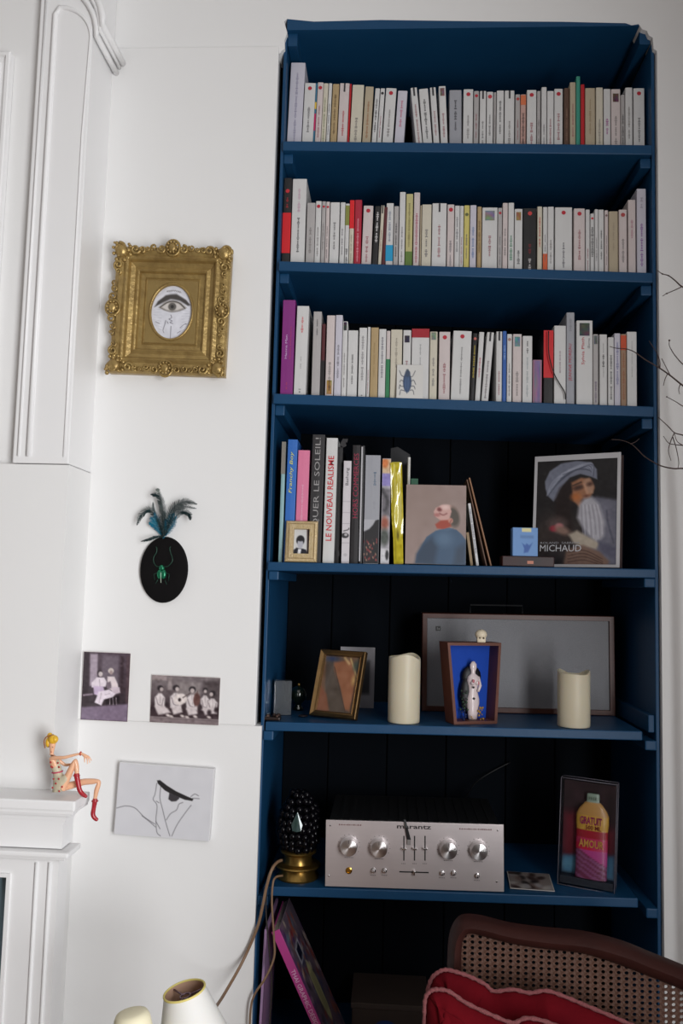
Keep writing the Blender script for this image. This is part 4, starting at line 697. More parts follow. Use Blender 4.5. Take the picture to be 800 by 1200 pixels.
c.poly([(.54, .44), (.6, .38), (.7, .36), (.79, .44), (.86, .6), (.85, .74), (.76, .80), (.66, .72), (.56, .62), (.52, .56)], (176, 174, 182), .05)
for k in range(10): c.line([(.57+.022*k, .44), (.58+.026*k, .58), (.6+.026*k, .72+.02*(k % 3))], .008, (206, 204, 212) if k % 2 else (136, 132, 142), .012, op=.8)
c.ell(.28, .62, .12, .1, (84, 70, 68), e=.08).ell(.24, .66, .06, .04, (156, 44, 60), e=.03).ell(.3, .64, .05, .04, (190, 120, 124), e=.03).ell(.34, .68, .1, .05, (140, 112, 100), rot=20, e=.05)
c.poly([(.42, .72), (.52, .68), (.66, .74), (.8, .80), (.76, .86), (.6, .84), (.48, .80)], (178, 166, 150), .04).poly([(.78, .78), (1, .84), (1, .96), (.84, .9)], (90, 90, 108), .05).poly([(.4, .86), (.6, .82), (.8, .88), (.92, .97), (.9, 1.01), (.36, 1.01)], (126, 100, 88), .04)
for k in range(4): c.line([(.42, .89+.03*k), (.62, .87+.03*k), (.84, .95+.02*k)], .012, (80, 58, 50), .015)
c.noise(4, 30, 2); art('cover_photograph', c, W*.925, H*.925, mb_, W*.038, H*.025, -.0005, rough=.3)
text('author_name', 'MICHAUD', mat((206, 206, 210), .5, name='white_print'), mb_, W*.48, H*.058, W*.335, H*.165, -.0011); text('author_first_names', 'ROLAND  SABRINA', mat((160, 160, 164), .5, name='grey_print'), mb_, W*.46, H*.018, W*.33, H*.212, -.0011)
# beetle card in front of the third row, dark folder and green book at the back of the fourth shelf
a, b = P(464.3, 463, .004), P(495.3, 464, .004); W = b.x-a.x; z0 = zs(2, b.x)+.0006; H = P(480, 427, .008).z-z0
c = Cv(44, 52, (206, 204, 200), 1.19).ell(.40, .52, .16, .36, (52, 70, 100), e=.03).ell(.40, .56, .10, .28, (74, 98, 134), e=.06).ell(.41, .26, .10, .12, (60, 74, 96), e=.03).ell(.40, .16, .05, .04, (70, 80, 92), e=.03).line([(.40, .34), (.40, .86)], .012, (34, 46, 70), .015).line([(.34, .45), (.34, .8)], .01, (44, 60, 92), .012).line([(.46, .45), (.46, .8)], .01, (44, 60, 92), .012)
for pts in ([(.30, .36), (.18, .32), (.1, .18)], [(.27, .5), (.16, .46), (.12, .52)], [(.28, .64), (.16, .64), (.12, .6), (.1, .72)], [(.3, .78), (.16, .76), (.12, .9)], [(.5, .36), (.6, .34), (.7, .18)], [(.54, .5), (.64, .46), (.72, .58)], [(.54, .64), (.66, .64), (.7, .72)], [(.52, .76), (.62, .76), (.66, .88)]): c.line(pts, .022, (46, 52, 62), .015)
t = thing('beetle_card', 'small white card with a blue beetle leaning on the third shelf books', 'card', ((a.x+b.x)/2, .004, z0), (math.radians(-5), 0, 0)); MB().box(-W/2, W/2, -.0005, .0004, 0, H).build('card', mat((206, 204, 200), .6, name='white_card'), t); art('beetle_print', c, W*.995, H*.995, t, -W*.4975, H*.002, -.0009, rough=.5)
a, b = P(455, 660, .19), P(478, 660, .19); t = thing('dark_folder', 'dark grey folder standing at the back behind the yellow book', 'folder', (a.x, .19, zs(3, a.x)+.0006)); hh = P(466, 524, .19).z-zs(3, a.x); MB().prism([(0, 0), (b.x-a.x, 0), (b.x-a.x, hh-.02), (.018, hh), (0, hh-.004)], 0, .006).build('cover', mat((30, 30, 34), .5, noise=.2, name='dark_cover'), t); MB().box(.001, b.x-a.x-.001, .0062, .010, 0, hh-.024).build('page_block', PAGES, t)
a, b = P(479.5, 660, .21), P(488, 660, .21); t = thing('green_booklet', 'green booklet peeping out behind the painted-cover book', 'booklet', (a.x, .21, zs(3, a.x)+.0006)); hh = P(484, 561, .21).z-zs(3, a.x); MB().bevbox(0, b.x-a.x, 0, .12, 0, hh, .0008).build('cover', mat((70, 130, 100), .5, name='green_cover'), t); MB().box(.001, b.x-a.x-.001, .002, .121, .002, hh-.002).build('page_block', PAGES, t)
# red-brown box and the small blue box on it
a, b = P(588.5, 665, .0), P(650, 666, .0); H = P(600, 652, .008).z-zs(3, a.x)
t = thing('low_box', 'low red-brown box lying in front of the photography book', 'box', (a.x, .006, zs(3, b.x)+.0006)); MB().bevbox(0, b.x-a.x, 0, .05, 0, H, .002).build('body', mat((62, 18, 18), .4, noise=.3, scale=20, name='lacquer', rgb2=(14, 10, 12), spec=.3), t); MB().quad((b.x-a.x)*.48, (b.x-a.x)*.6, H*.25, H*.55, -.0006).build('label_mark', mat((190, 120, 96), .5, name='mark'), t); zb = zs(3, a.x)+.0006+H
a, b = P(600.3, 640, .012), P(630, 640, .012); H = P(615, 618.5, .012).z-zb; W = b.x-a.x
t = thing('blue_box', 'small square light blue box standing on the red-brown box', 'box', (a.x, .012, zb+.0005)); MB().bevbox(0, W, 0, .034, 0, H, .0015).build('body', mat((96, 140, 196), .5, noise=.05, name='light_blue_card'), t)
c = Cv(30, 32, (98, 142, 198), 1.07).poly([(.36, 0), (.74, 0), (.74, .14), (.36, .14)], (214, 206, 150), .03).poly([(.3, .27), (.84, .27), (.84, .37), (.3, .37)], (70, 108, 160), .06, op=.7).poly([(.38, .55), (.5, .62), (.56, .55), (.66, .62), (.8, .52), (.7, .72), (.62, .86), (.44, .9), (.46, .74)], (36, 84, 160), .04)
art('printed_label', c, W*.97, H*.98, t, W*.015, H*.01, -.0005)
# ================================================================ fifth shelf
K5 = 4
def z5(x): return zs(4, x)+.0011
# bronze frame
a, b = P(361, 838, .07), P(421, 840, .07); H = (P(400, 765, .09).z-z5(a.x))*1.02; W = b.x-a.x-.012
c = Cv(50, 66, (112, 84, 64), 1.3).poly([(.02, .02), (.35, .02), (.9, 1), (.3, 1), (.1, .5)], (84, 72, 62), .05).poly([(.25, .1), (.75, .06), (1, .5), (.9, .95), (.78, .95), (.55, .55), (.3, .25)], (150, 96, 66), .06).poly([(0, .55), (.2, .7), (.36, 1), (0, 1)], (134, 84, 60), .06).line([(.55, .02), (.7, .12)], .05, (206, 172, 120), .06).line([(.72, .03), (.96, .34)], .035, (206, 180, 120), .04).ell(.9, .42, .06, .1, (190, 150, 90), e=.1).line([(.3, .2), (.8, .98)], .015, (50, 40, 36), .02).ell(.2, .05, .2, .06, (50, 60, 90), e=.1).ell(.92, .15, .1, .12, (70, 80, 70), e=.1).noise(6, 9, 3)  # copper and pale streaks: reflections in the glass, painted into the picture
box_frame('bronze_photo_frame', 'bronze metal photo frame with glossy copper-coloured glass on the fifth shelf', W*1.12, H*1.03, ((a.x+b.x)/2, .075, z5(a.x)+.001), (math.radians(-18), 0, math.radians(-24)), [(0, 0), (0, .012), (.002, .014), (.009, .010), (.012, .009), (.0135, .011), (.0145, .004)], mat((150, 120, 80), .28, .9, noise=.2, scale=40, name='bronze', rgb2=(110, 84, 52)), c, .0142, .014, coat=1)
# pale photograph behind it
a, b = P(397, 816, .27), P(438, 817, .27); z0 = z5(a.x); H = P(417, 758, .28).z-z0
c = Cv(20, 28, (150, 146, 150), 1.4).poly([(.12, .22), (.88, .22), (.88, .78), (.12, .78)], (44, 42, 46), .04).noise(5, 6, 1)
t = thing('instant_photograph', 'pale-bordered photograph standing behind the bronze frame', 'photograph', ((a.x+b.x)/2, .27, z0), (math.radians(-8), 0, 0)); MB().box((a.x-b.x)/2, (b.x-a.x)/2, -.001, 0, 0, H).build('card', mat((150, 146, 150), .5, name='photo_card'), t); art('picture', c, (b.x-a.x)*.99, H*.99, t, (a.x-b.x)/2*.99, .0008, -.0014)
# candles
WAX = mat((206, 196, 172), .45, noise=.03, scale=12, name='cream_wax', sss=.35)
def candle(px0, px1, ytop, yb, label, notch):
    Y = .05; a, b = P(px0, yb, Y), P(px1, yb, Y); r = (b.x-a.x)/2; x = (a.x+b.x)/2; z = z5(x); h = P((px0+px1)/2, ytop, Y).z-z
    t = thing('pillar_candle', label, 'candle', (x, Y, z), (0, 0, notch), 'pillar candles'); n = 36; vs = []
    prof = [(0, 0), (.97, 0), (1, .003), (1, h*.5), (1, h*.9), (1, h), (.93, h+.001), (.9, h-.004), (.75, h-.012), (.3, h-.016), (0, h-.017)]
    for i, (q, zz) in enumerate(prof):
        for k in range(n):
            u = 2*PI*k/n; dip = (.0045*math.sin(2*u)+.003*math.sin(3*u+1)) if i in (5, 6) else 0; vs.append((r*q*math.cos(u), r*q*math.sin(u), zz+dip))
    fs = [(i*n+k, i*n+(k+1) % n, (i+1)*n+(k+1) % n, (i+1)*n+k) for i in range(len(prof)-1) for k in range(n)]
    MB().add(vs, fs).build('wax_body', WAX, t, smooth=True, angle=60); MB().tube([(0, 0, h-.017), (.001, 0, h-.004)], .0012, 6).build('wick', BLACK, t)
candle(454, 491.5, 769, 845, 'taller cream pillar candle next to the bronze frame', .6); candle(653, 691, 788, 853, 'shorter cream pillar candle in front of the loudspeaker', 2.2)
# loudspeaker
Y = .235; a, b = P(494, 835, Y), P(721, 842, Y); x0, x1 = a.x, b.x; z0 = z5(x0)+.001; H = P(607, 721, Y).z-z0; W = x1-x0
sp = thing('loudspeaker', 'flat wooden loudspeaker with grey cloth grille at the back of the shelf', 'speaker', ((x0+x1)/2, Y, z5((x0+x1)/2)), (0, -math.atan((SH[4][1]-SH[4][0])/(NR-NL)), 0))
WOOD = mat((96, 52, 38), .4, noise=.25, scale=18, stretch=(.3, 1, 3), name='teak', rgb2=(66, 34, 26))
ring(MB(), W, H, [(0, -.13), (0, 0), (.0015, .001), (.0125, .001), (.0135, -.008)]).build('cabinet', WOOD, sp)
MB().box(-W/2+.012, W/2-.012, .007, .12, .012, H-.012).build('grille_cloth', mat((150, 150, 154), .9, noise=.14, scale=8, bump=.5, bscale=400, stretch=(1, 1, 1), name='grey_cloth', rgb2=(136, 136, 140)), sp)
m = MB().box(-W/2+.036, -W/2+.048, .0045, .0068, H-.046, H-.034); bd = m.build('badge', mat((24, 24, 26), .4, name='black_badge'), sp); MB().quad(-W/2+.039, -W/2+.0405, H-.043, H-.037, .004).quad(-W/2+.0425, -W/2+.0455, H-.043, H-.0395, .004).build('badge_mark', mat((150, 150, 150), .4, name='badge_print'), bd)
m = MB(); hx0, hx1 = P(552, 712, Y+.1).x-sp.location.x, P(613, 714, Y+.1).x-sp.location.x; m.tube([(hx0, .1, H-.002), (hx0, .1, H+.022), (hx1, .1, H+.022), (hx1, .1, H-.002)], .0022, 6); m.build('handle', mat((44, 44, 46), .5, name='handle'), sp)
# shadow box with a figure
Y = .03; a, b, cc, d = P(530, 849, Y), P(586, 850, Y), P(591.5, 755, Y), P(521.5, 752, Y); z0 = z5(a.x); H = (cc.z+d.z)/2-z0; cx = (a.x+b.x)/2
wb_, wt = (b.x-a.x)/2, (cc.x-d.x)/2; ox = (cc.x+d.x)/2-cx
bx_ = thing('shadow_box', 'small wooden shadow box with blue inside and a white female figure', 'shadow box', (cx, Y+.012, z0), (0, 0, math.radians(20)))
D = .05; tk = .007; BWOOD = mat((112, 62, 44), .5, noise=.25, scale=30, name='box_wood', rgb2=(82, 44, 32))
o_ = [(-wb_, 0), (wb_, 0), (ox+wt, H), (ox-wt, H)]; i_ = [(-wb_+tk, tk), (wb_-tk, tk), (ox+wt-tk, H-tk), (ox-wt+tk, H-tk)]
for nm, q in (('base', 0), ('side', 1), ('lid', 2), ('side', 3)):
    j = (q+1) % 4; vs = [(x, y, z) for y in (0, D) for x, z in (o_[q], o_[j], i_[j], i_[q])]
    MB().add(vs, [(0, 1, 2, 3), (7, 6, 5, 4), (0, 4, 5, 1), (1, 5, 6, 2), (2, 6, 7, 3), (3, 7, 4, 0)]).build(nm, BWOOD, bx_)
MB().prism(i_, D-.003, D-.001).build('blue_backing', mat((14, 66, 168), .6, noise=.12, scale=30, name='bright_blue', spec=.2), bx_)
wf_ = mat((222, 206, 206), .35, noise=.05, scale=60, name='white_glaze', coat=.4); fx = .004; h0 = .012
vein = MB().ball((fx, .036, h0+H*.50), .026, 14, (1, .35, 1.05)); vein.ball((fx-.012, .034, h0+H*.28), .022, 12, (.9, .5, 2.0)); vein.build('dark_hair', mat((16, 14, 20), .5, name='black_hair'), bx_, smooth=True)
prof = [(0, 0), (.0085, 0), (.010, .012), (.0125, .03), (.0125, .038), (.009, .052), (.0095, .062), (.0125, .073), (.011, .081), (.0045, .086), (.0042, .09), (.0068, .097), (.0065, .104), (.003, .109), (0, .11)]; s_ = H*.72/.11
figb = MB().lathe([(r*1.3, z*s_) for r, z in prof], 16, Matrix.Translation((fx, .026, h0-.004)), .7); figb.ball((fx-.006, .016, h0+.066*s_), .0055, 10); figb.ball((fx+.006, .016, h0+.066*s_), .0055, 10); figb.tube([(fx+.012, .024, h0+.077*s_), (fx+.016, .02, h0+.06*s_), (fx+.008, .014, h0+.05*s_)], [.0045, .004, .003], 8)
figb.build('figure', wf_, bx_, smooth=True)
m = MB(); m.ball((fx-.005, .0125, h0+.058*s_), .0032, 8, (1, .5, .8)); m.ball((fx-.002, .0165, h0+.036*s_), .0045, 8, (1, .5, .9)); m.build('dark_patches', mat((24, 16, 26), .5, name='dark_paint'), bx_, smooth=True)
m = MB(); m.ball((fx-.006, .0108, h0+.07*s_), .004, 8, (.8, .5, 1.1)); m.ball((fx+.008, .0118, h0+.066*s_), .0035, 8, (.7, .5, 1.3)); m.build('pink_patches', mat((196, 116, 124), .5, name='pink_paint'), bx_, smooth=True)
for cx_, cz_, nm, cols, sp_ in ((.021, .02, 'gold_flowers', (170, 130, 50), 26), (-.022, .05, 'green_leaves', (40, 66, 44), 22), (-.018, .02, 'blue_flowers', (30, 44, 90), 20), (.002, .014, 'gold_flowers', (190, 150, 70), 10)):
    m = MB(); r_ = random.Random(int(cx_*1000))
    for k in range(sp_): m.ball((cx_+r_.uniform(-.008, .008), r_.uniform(.012, .034), cz_+r_.uniform(-.012, .017)*(1 if cz_ < .04 else 1.6)), r_.uniform(.0014, .003), 6)
    o = m.build(nm, mat(cols, .5, noise=.3, scale=200, name=nm), bx_, smooth=True); o['kind'] = 'stuff'
# skull on top
p = P(563.5, 753, Y+.02); sk_ = thing('miniature_skull', 'tiny ivory skull sitting on top of the shadow box', 'ornament', (p.x, Y+.022, z0+H+.0005)); IV = mat((226, 212, 186), .5, noise=.06, scale=60, name='ivory')
m = MB().ball((0, 0, .019), .0145, 14, (1, 1.05, .85)); m.bevbox(-.0105, .0105, -.011, .008, 0, .014, .004); m.build('cranium', IV, sk_, smooth=True, angle=60); m = MB(); m.ball((-.004, -.0138, .011), .0018, 8); m.ball((.005, -.0138, .011), .0022, 8); m.build('eye_sockets', mat((60, 46, 36), .8, name='socket'), sk_, smooth=True)
# glass block, glossy bauble, dark trinkets
a, b = P(321, 833, .1), P(341, 834, .1); H = P(331, 798, .1).z-z5(a.x)
t = thing('glass_block', 'clear upright glass block in the corner of the fifth shelf', 'ornament', (a.x, .1, z5(a.x)), (0, 0, .2)); MB().bevbox(0, b.x-a.x, 0, .03, 0, H, .002).build('block', mat((180, 185, 190), .06, 0, noise=.02, trans=.85, name='smoky_glass'), t)
x = P(350, 806, .2).x; t = thing('glass_bauble', 'glossy dark green glass bauble behind the glass block', 'ornament', (x, .2, z5(x))); MB().lathe([(0, 0), (.013, 0), (.015, .004), (.008, .012), (.009, .016), (.02, .03), (.022, .042), (.016, .056), (.006, .062), (0, .063)], 20).build('body', mat((16, 26, 18), .06, .2, noise=.1, name='green_glass', coat=1), t, smooth=True); MB().lathe([(0, .062), (.004, .062), (.004, .068), (0, .069)], 10).build('knob', BRASS, t, smooth=True)
x = P(318, 842, .03).x; t = thing('dark_trinket', 'small dark metal trinket at the front corner of the fifth shelf', 'ornament', (x, .03, z5(x))); r_ = random.Random(4); m = MB().bevbox(-.018, .022, -.014, .016, 0, .008, .003); m.build('base', mat((44, 32, 28), .4, .4, name='dark_bronze'), t); m = MB()
for k in range(9): m.ball((r_.uniform(-.014, .018), r_.uniform(-.01, .01), .010), r_.uniform(.003, .006), 8)
m.build('knobs', mat((70, 54, 48), .25, .6, noise=.3, scale=90, name='dark_metal'), t, smooth=True)
x = P(355, 834, .09).x; t = MB().lathe([(0, 0), (.010, 0), (.012, .002), (.011, .004), (0, .005)], 18).build('dark_coin', mat((40, 32, 36), .35, .5, name='dark_coin'), None, (x, .09, z5(x)), smooth=True, angle=40); tag(t, 'flat dark disc lying beside the bronze frame foot', 'disc')
# ================================================================ sixth shelf
def z6(x): return zs(5, x)+.0006
# ---- amplifier
AY = .010; a, b = P(381, 1030, AY), P(590.5, 1036, AY); W = b.x-a.x; AZ = z6(a.x); tilt = -math.atan((SH[5][1]-SH[5][0])/(NR-NL)); H = P(486, 964, AY).z-zs(5, (a.x+b.x)/2)
am = thing('stereo_amplifier', 'silver-fronted stereo amplifier with four large round knobs', 'amplifier', (a.x, AY, AZ), (0, tilt, 0))
def A(px, py): v = P(px, py, AY)-am.location; return v.x, v.z-v.x*(SH[5][1]-SH[5][0])/(NR-NL)
ALU = mat((206, 196, 196), .36, .55, noise=.04, scale=4, stretch=(.3, 1, 30), name='brushed_aluminium')
MB().bevbox(0, W, 0, .006, .002, H, .0008).build('face_plate', ALU, am)
CASE = mat((20, 20, 21), .5, noise=.2, scale=30, name='black_case')
MB().bevbox(.006, W-.006, .006, .27, .004, H-.006, .002).build('case', CASE, am)
for k in range(16): x = .03+(W-.06)*k/15; MB().box(x, x+.009, .03, .24, H-.0062, H-.0042).build('vent_rib', CASE, am)
def knobmat():
    m = bpy.data.materials.new('spun_metal'); m.use_nodes = True; nt = m.node_tree; b_ = nt.nodes['Principled BSDF']; b_.inputs['Base Color'].default_value = (.78, .75, .75, 1); b_.inputs['Metallic'].default_value = 1; b_.inputs['Roughness'].default_value = .32
    b_.inputs['Anisotropic'].default_value = .85; b_.inputs['Anisotropic Rotation'].default_value = .25; tg = nt.nodes.new('ShaderNodeTangent'); tg.direction_type = 'RADIAL'; tg.axis = 'Y'; nt.links.new(tg.outputs[0], b_.inputs['Tangent'])
    nz = nt.nodes.new('ShaderNodeTexNoise'); nz.inputs['Scale'].default_value = 200; mr = nt.nodes.new('ShaderNodeMapRange'); mr.inputs['To Min'].default_value = .26; mr.inputs['To Max'].default_value = .36; nt.links.new(nz.outputs['Fac'], mr.inputs[0]); nt.links.new(mr.outputs[0], b_.inputs['Roughness'])
    return m
KM = knobmat(); INKM = mat((84, 76, 78), .6, name='panel_ink')
for px, py in ((409.5, 991), (444.7, 992.6), (525.7, 994.5), (561, 995.7)):
    x, z = A(px, py); kb = MB().lathe([(.0205, 0), (.0205, .002), (.0195, .003), (.0195, .017), (.0185, .019), (.017, .0195), (0, .0192)], 36, RV).build('knob', KM, am, (x, -.0004, z), smooth=True, angle=35); MB().box(-.0006, .0006, -.0200, -.0192, .010, .0175).build('pointer', INKM, kb)
    m = MB()
    for k in range(11): an = math.radians(-30+24*k); m.add([(x+r*math.cos(an+o), -.0005, z+r*math.sin(an+o)) for r, o in ((.024, -.02), (.0265, -.02), (.0265, .02), (.024, .02))], [(0, 1, 2, 3)])
    m.build('dial_marks', INKM, am, fix=False)
    m = MB(); 
    for k in range(6): m.quad(x-.010+.0035*k, x-.0078+.0035*k, z-.0275, z-.0258, -.0005)
    m.build('panel_print', INKM, am, fix=False)
for px in (473.5, 486, 498.3):
    x, z0 = A(px, 1008.5); _, z1 = A(px, 979.5); sl = MB().box(x-.0014, x+.0014, -.0006, .0005, z0, z1).build('slider_slot', BLACK, am); MB().bevbox(x-.005, x+.005, -.009, -.0007, (z0+z1)/2-.0022, (z0+z1)/2+.0022, .0008).build('slider_knob', STEEL, sl)
x0, z = A(468, 1021.5); x1, _ = A(502.5, 1022.5); sl = MB().box(x0, x1, -.0006, .0005, z-.0014, z+.0014).build('slider_slot', BLACK, am); xm = (x0+x1)/2; MB().bevbox(xm-.0024, xm+.0024, -.009, -.0007, z-.005, z+.005, .0008).build('slider_knob', STEEL, sl)
for px, py in ((437.5, 1020), (450.5, 1020), (518, 1023), (531.5, 1023), (559, 1026)):
    x, z = A(px, py); MB().lathe([(.0062, 0), (.0062, .0015), (.0038, .002), (.0034, .011), (.002, .0125), (0, .0127)], 16, RV).build('toggle_switch', STEEL, am, (x, -.0004, z), smooth=True, angle=40)
    m = MB()
    for k in range(4): m.quad(x-.007+.0036*k, x-.0046+.0036*k, z-.0115, z-.0102, -.0005)
    m.build('panel_print', INKM, am, fix=False)
x, z = A(409, 1020); MB().lathe([(.0075, 0), (.0075, .002), (.005, .003), (.0045, .001), (0, .001)], 20, RV).build('headphone_socket', mat((206, 160, 70), .25, 1, name='gold_socket'), am, (x, -.0004, z), smooth=True, angle=40)
for px, py in ((388, 967), (385.5, 1026), (584, 973), (582, 1033)): x, z = A(px, py); MB().lathe([(.0024, 0), (.0022, .0012), (0, .0013)], 10, RV).build('screw', STEEL, am, (x, -.0004, z), smooth=True)
x0, z = A(466, 968.6); x1, _ = A(506, 969.5); text('brand_lettering', 'marantz', mat((36, 30, 32), .5, name='black_ink'), am, x1-x0, .0085, (x0+x1)/2, z, -.0007, bold=.02)
for p0, p1, py in ((398, 423, 966.5), (539, 577, 971.5)):
    m = MB(); x0, z = A(p0, py); x1, _ = A(p1, py); r_ = random.Random(2); x = x0
    while x < x1: d = r_.uniform(.0014, .004); hh = r_.uniform(.0008, .0022); m.quad(x, x+d*.7, z-hh/2, z+hh, -.0006); x += d
    m.build('panel_print', mat((120, 84, 84), .6, name='red_ink'), am, fix=False)
for px in (473, 486, 498): 
    m = MB(); x, z = A(px, 1012)
    for k in range(3): m.quad(x-.005+.0036*k, x-.0026+.0036*k, z-.0006, z+.0006, -.0006)
    m.build('panel_print', INKM, am, fix=False)
pts = [P(473.5, 954, AY+.02), P(474, 960.5, AY-.003), P(476, 970, AY-.006), P(479, 984, AY-.004)]
t = thing('hanging_tag', 'black strap with a grey tip hanging over the amplifier front', 'strap', pts[1]); vs = []
for i, p in enumerate(pts): w_ = (.0016, .0026, .003, .0046)[i]; q = p-t.location; vs += [q+Vector((-w_, 0, 0)), q+Vector((w_, 0, 0)), q+Vector((w_, .001, 0)), q+Vector((-w_, .001, 0))]
MB().add(vs, [(i*4+k, i*4+(k+1) % 4, i*4+4+(k+1) % 4, i*4+4+k) for i in range(3) for k in range(4)]+[(3, 2, 1, 0), (12, 13, 14, 15)]).build('strap', BLACK, t); q = pts[3]-t.location
MB().bevbox(q.x-.0042, q.x+.0042, q.y-.0006, q.y+.0012, q.z-.012, q.z, .0006).build('tip', mat((130, 124, 122), .5, name='grey_tip'), t)
# ---- grape lamp
LY = .075; c0 = P(348.5, 1030, LY); LX = c0.x; LZ = z6(LX)
gl = thing('grape_lamp', 'table lamp of dark glass grapes on a round brass foot', 'lamp', (LX, LY, LZ))
MB().lathe([(0, 0), (.050, 0), (.051, .004), (.044, .012), (.040, .020), (.053, .026), (.055, .029), (.053, .032), (.036, .035), (.033, .042), (.034, .054), (.043, .059), (.044, .062), (.041, .065), (.02, .067), (0, .067)], 40).build('brass_foot', BRASS, gl, smooth=True, angle=45)
GRAPE = mat((7, 6, 10), .05, .0, noise=.3, scale=30, name='dark_glass', spec=.2); m = MB(); r_ = random.Random(11); ch = P(346, 929, LY).z-LZ-.067; n = 0
for i in range(9):
    f = i/8; zz = .074+ch*f*.93; rad = .047*math.sin(PI*(.22+.66*f))**.6*(1-.35*f**3); k_ = max(3, int(2*PI*rad/.0165))
    for k in range(k_): an = 2*PI*(k+.5*(i % 2))/k_; m.ball((rad*math.cos(an)+r_.uniform(-.002, .002), rad*math.sin(an), zz+r_.uniform(-.003, .003)), .0094, 12)
m.ball((0, 0, .067+ch*.96), .009, 12); o = m.build('glass_grapes', GRAPE, gl, smooth=True); o['kind'] = 'stuff'
MB().lathe([(0, .066), (.028, .068), (.038, .09), (.036, .13), (.022, .16), (0, .165)], 16).build('inner_core', mat((8, 8, 10), .6, name='core'), gl, smooth=True)
m = MB()
for s_ in (-1, 1): m.add([(0, -.052, .165), (s_*.013, -.053, .135), (s_*.010, -.056, .122), (0, -.058, .12)], [(0, 1, 2, 3)])
m.build('glass_leaf', mat((70, 84, 92), .15, .1, noise=.3, scale=60, name='leaf_glass', rgb2=(24, 56, 34), coat=.6), gl)
def cord(name, label, pts, r, m, cat='cable'):
    return tag(MB().tube(curve_pts(pts, 6), r, 8).build(name, m, smooth=True), label, cat)
CB = mat((128, 100, 76), .5, noise=.12, scale=40, name='brown_flex'); CD = mat((44, 36, 32), .5, name='dark_flex')
cord('lamp_cord', 'brown lamp cord running across the white wall towards the lampshade', [P(330, 1008, .03), P(324, 1011, .01), P(318, 1020, -.012), P(312, 1040, -.014), P(308, 1060, -.014), P(301, 1088, -.012), P(284, 1127, -.02), P(262, 1166, -.10), P(244, 1195, -.3), P(236, 1230, -.44)], .0036, CB)
cord('lamp_cord', 'thin brown cord hanging straight down in front of the tilted pink book', [P(331, 1026, .028), P(323, 1028, .004), P(319.5, 1036, -.010), P(318.5, 1060, -.012), P(321, 1100, -.012), P(321, 1122, -.014), P(311, 1146, -.02), P(298, 1166, -.02), P(293, 1190, -.02), P(292, 1260, -.02), P(292, 1300, -.02)], .0026, CB)
cord('lamp_cord', 'dark thin cord hanging beside the blue niche side below the amplifier shelf', [P(322, 1018, .01), P(315, 1024, -.006), P(312, 1045, -.008), P(312, 1075, -.008), P(316, 1120, -.008), P(318, 1160, -.008), P(314, 1230, -.008)], .0018, CD)
cord('speaker_cable', 'thin black cable rising behind the amplifier towards the back wall', [P(530, 945, .26), P(545, 935, .3), P(556, 918, .36), P(575, 905, .385), P(598, 893, .39)], .002, BLACK)
# ---- photograph lying flat, can in a clear box
a, b = P(590, 1035, .10), P(642, 1035, .10)
c = Cv(34, 30, (130, 120, 116), .9); r_ = random.Random(8)
for k in range(26): c.ell(r_.random(), r_.random(), .12, .08, r_.choice([(60, 44, 42), (170, 164, 160), (40, 34, 34), (110, 92, 86), (150, 146, 146)]), rot=r_.random()*180, e=.08)
t = thing('loose_photograph', 'loose colour photograph lying flat beside the amplifier', 'photograph', (a.x+.006, .035, z6(b.x)), (math.radians(-88.5), 0, math.radians(-4))); MB().box(0, b.x-a.x-.004, -.0012, 0, .0, .11).build('paper', mat((190, 186, 182), .5, name='photo_paper'), t); art('picture', c, b.x-a.x-.008, .105, t, .002, .0025, -.0018)
A0, B0 = P(653, 1038, .075), P(719.5, 1046, .03); ang = math.atan2(B0.y-A0.y, B0.x-A0.x); W = math.hypot(B0.x-A0.x, B0.y-A0.y); z0 = zs(5, B0.x)+.0015; H = P(727, 917, .05).z-z0
cb_ = thing('display_case', 'clear plastic display case holding a flattened painted spray can', 'display case', (A0.x, A0.y, z0), (math.radians(-3), math.radians(1.5), ang)); D = .035; th = .002
CLR = mat((200, 200, 210), .05, 0, noise=.0, trans=1, name='clear_plastic', alpha=.28)
for nm, bx in (('front_pane', (0, W, 0, th, 0, H)), ('back_pane', (0, W, D-th, D, 0, H)), ('side_pane', (0, th, th, D-th, 0, H)), ('side_pane', (W-th, W, th, D-th, 0, H)), ('lid', (th, W-th, th, D-th, H-th, H)), ('floor_pane', (th, W-th, th, D-th, 0, th))): MB().box(*bx).build(nm, CLR, cb_)
m = MB(); q = .0012
for x in (0, W):
    for y in (0, D): m.tube([(x, y, 0), (x, y, H)], q, 6)
for z in (0, H):
    for y in (0, D): m.tube([(0, y, z), (W, y, z)], q, 6)
    for x in (0, W): m.tube([(x, 0, z), (x, D, z)], q, 6)
m.build('case_edges', mat((120, 116, 126), .15, 0, noise=.05, name='edge_plastic', alpha=.6), cb_, smooth=True)
c = Cv(44, 80, (40, 14, 20), 1.9).poly([(0, .35), (.5, .3), (1, .5), (1, .75), (0, .85)], (104, 18, 34), .2).poly([(0, .82), (1, .74), (1, 1), (0, 1)], (70, 120, 150), .1).ell(.2, .9, .3, .1, (96, 150, 176), e=.2).noise(7, 8, 4)
art('painted_backdrop', c, W-.008, H-.03, cb_, .004, .022, D-.006); MB().box(.004, W-.004, .004, D-.006, .004, .02).build('plinth', mat((40, 44, 52), .5, name='plinth'), cb_)
cx, zc = W*.57, .0215; Hc = H-.052; prof = [(.036, 0), (.036, .6), (.037, .62), (.0375, .66), (.037, .70), (.0372, .745), (.033, .80), (.026, .85), (.017, .90), (.0145, .905), (.0145, .985), (.013, 1.0), (0, 1.0)]
can = thing('spray_can', 'flattened spray can with yellow top and pink painted label inside the case', 'spray can', (0, 0, 0)); can.parent = None
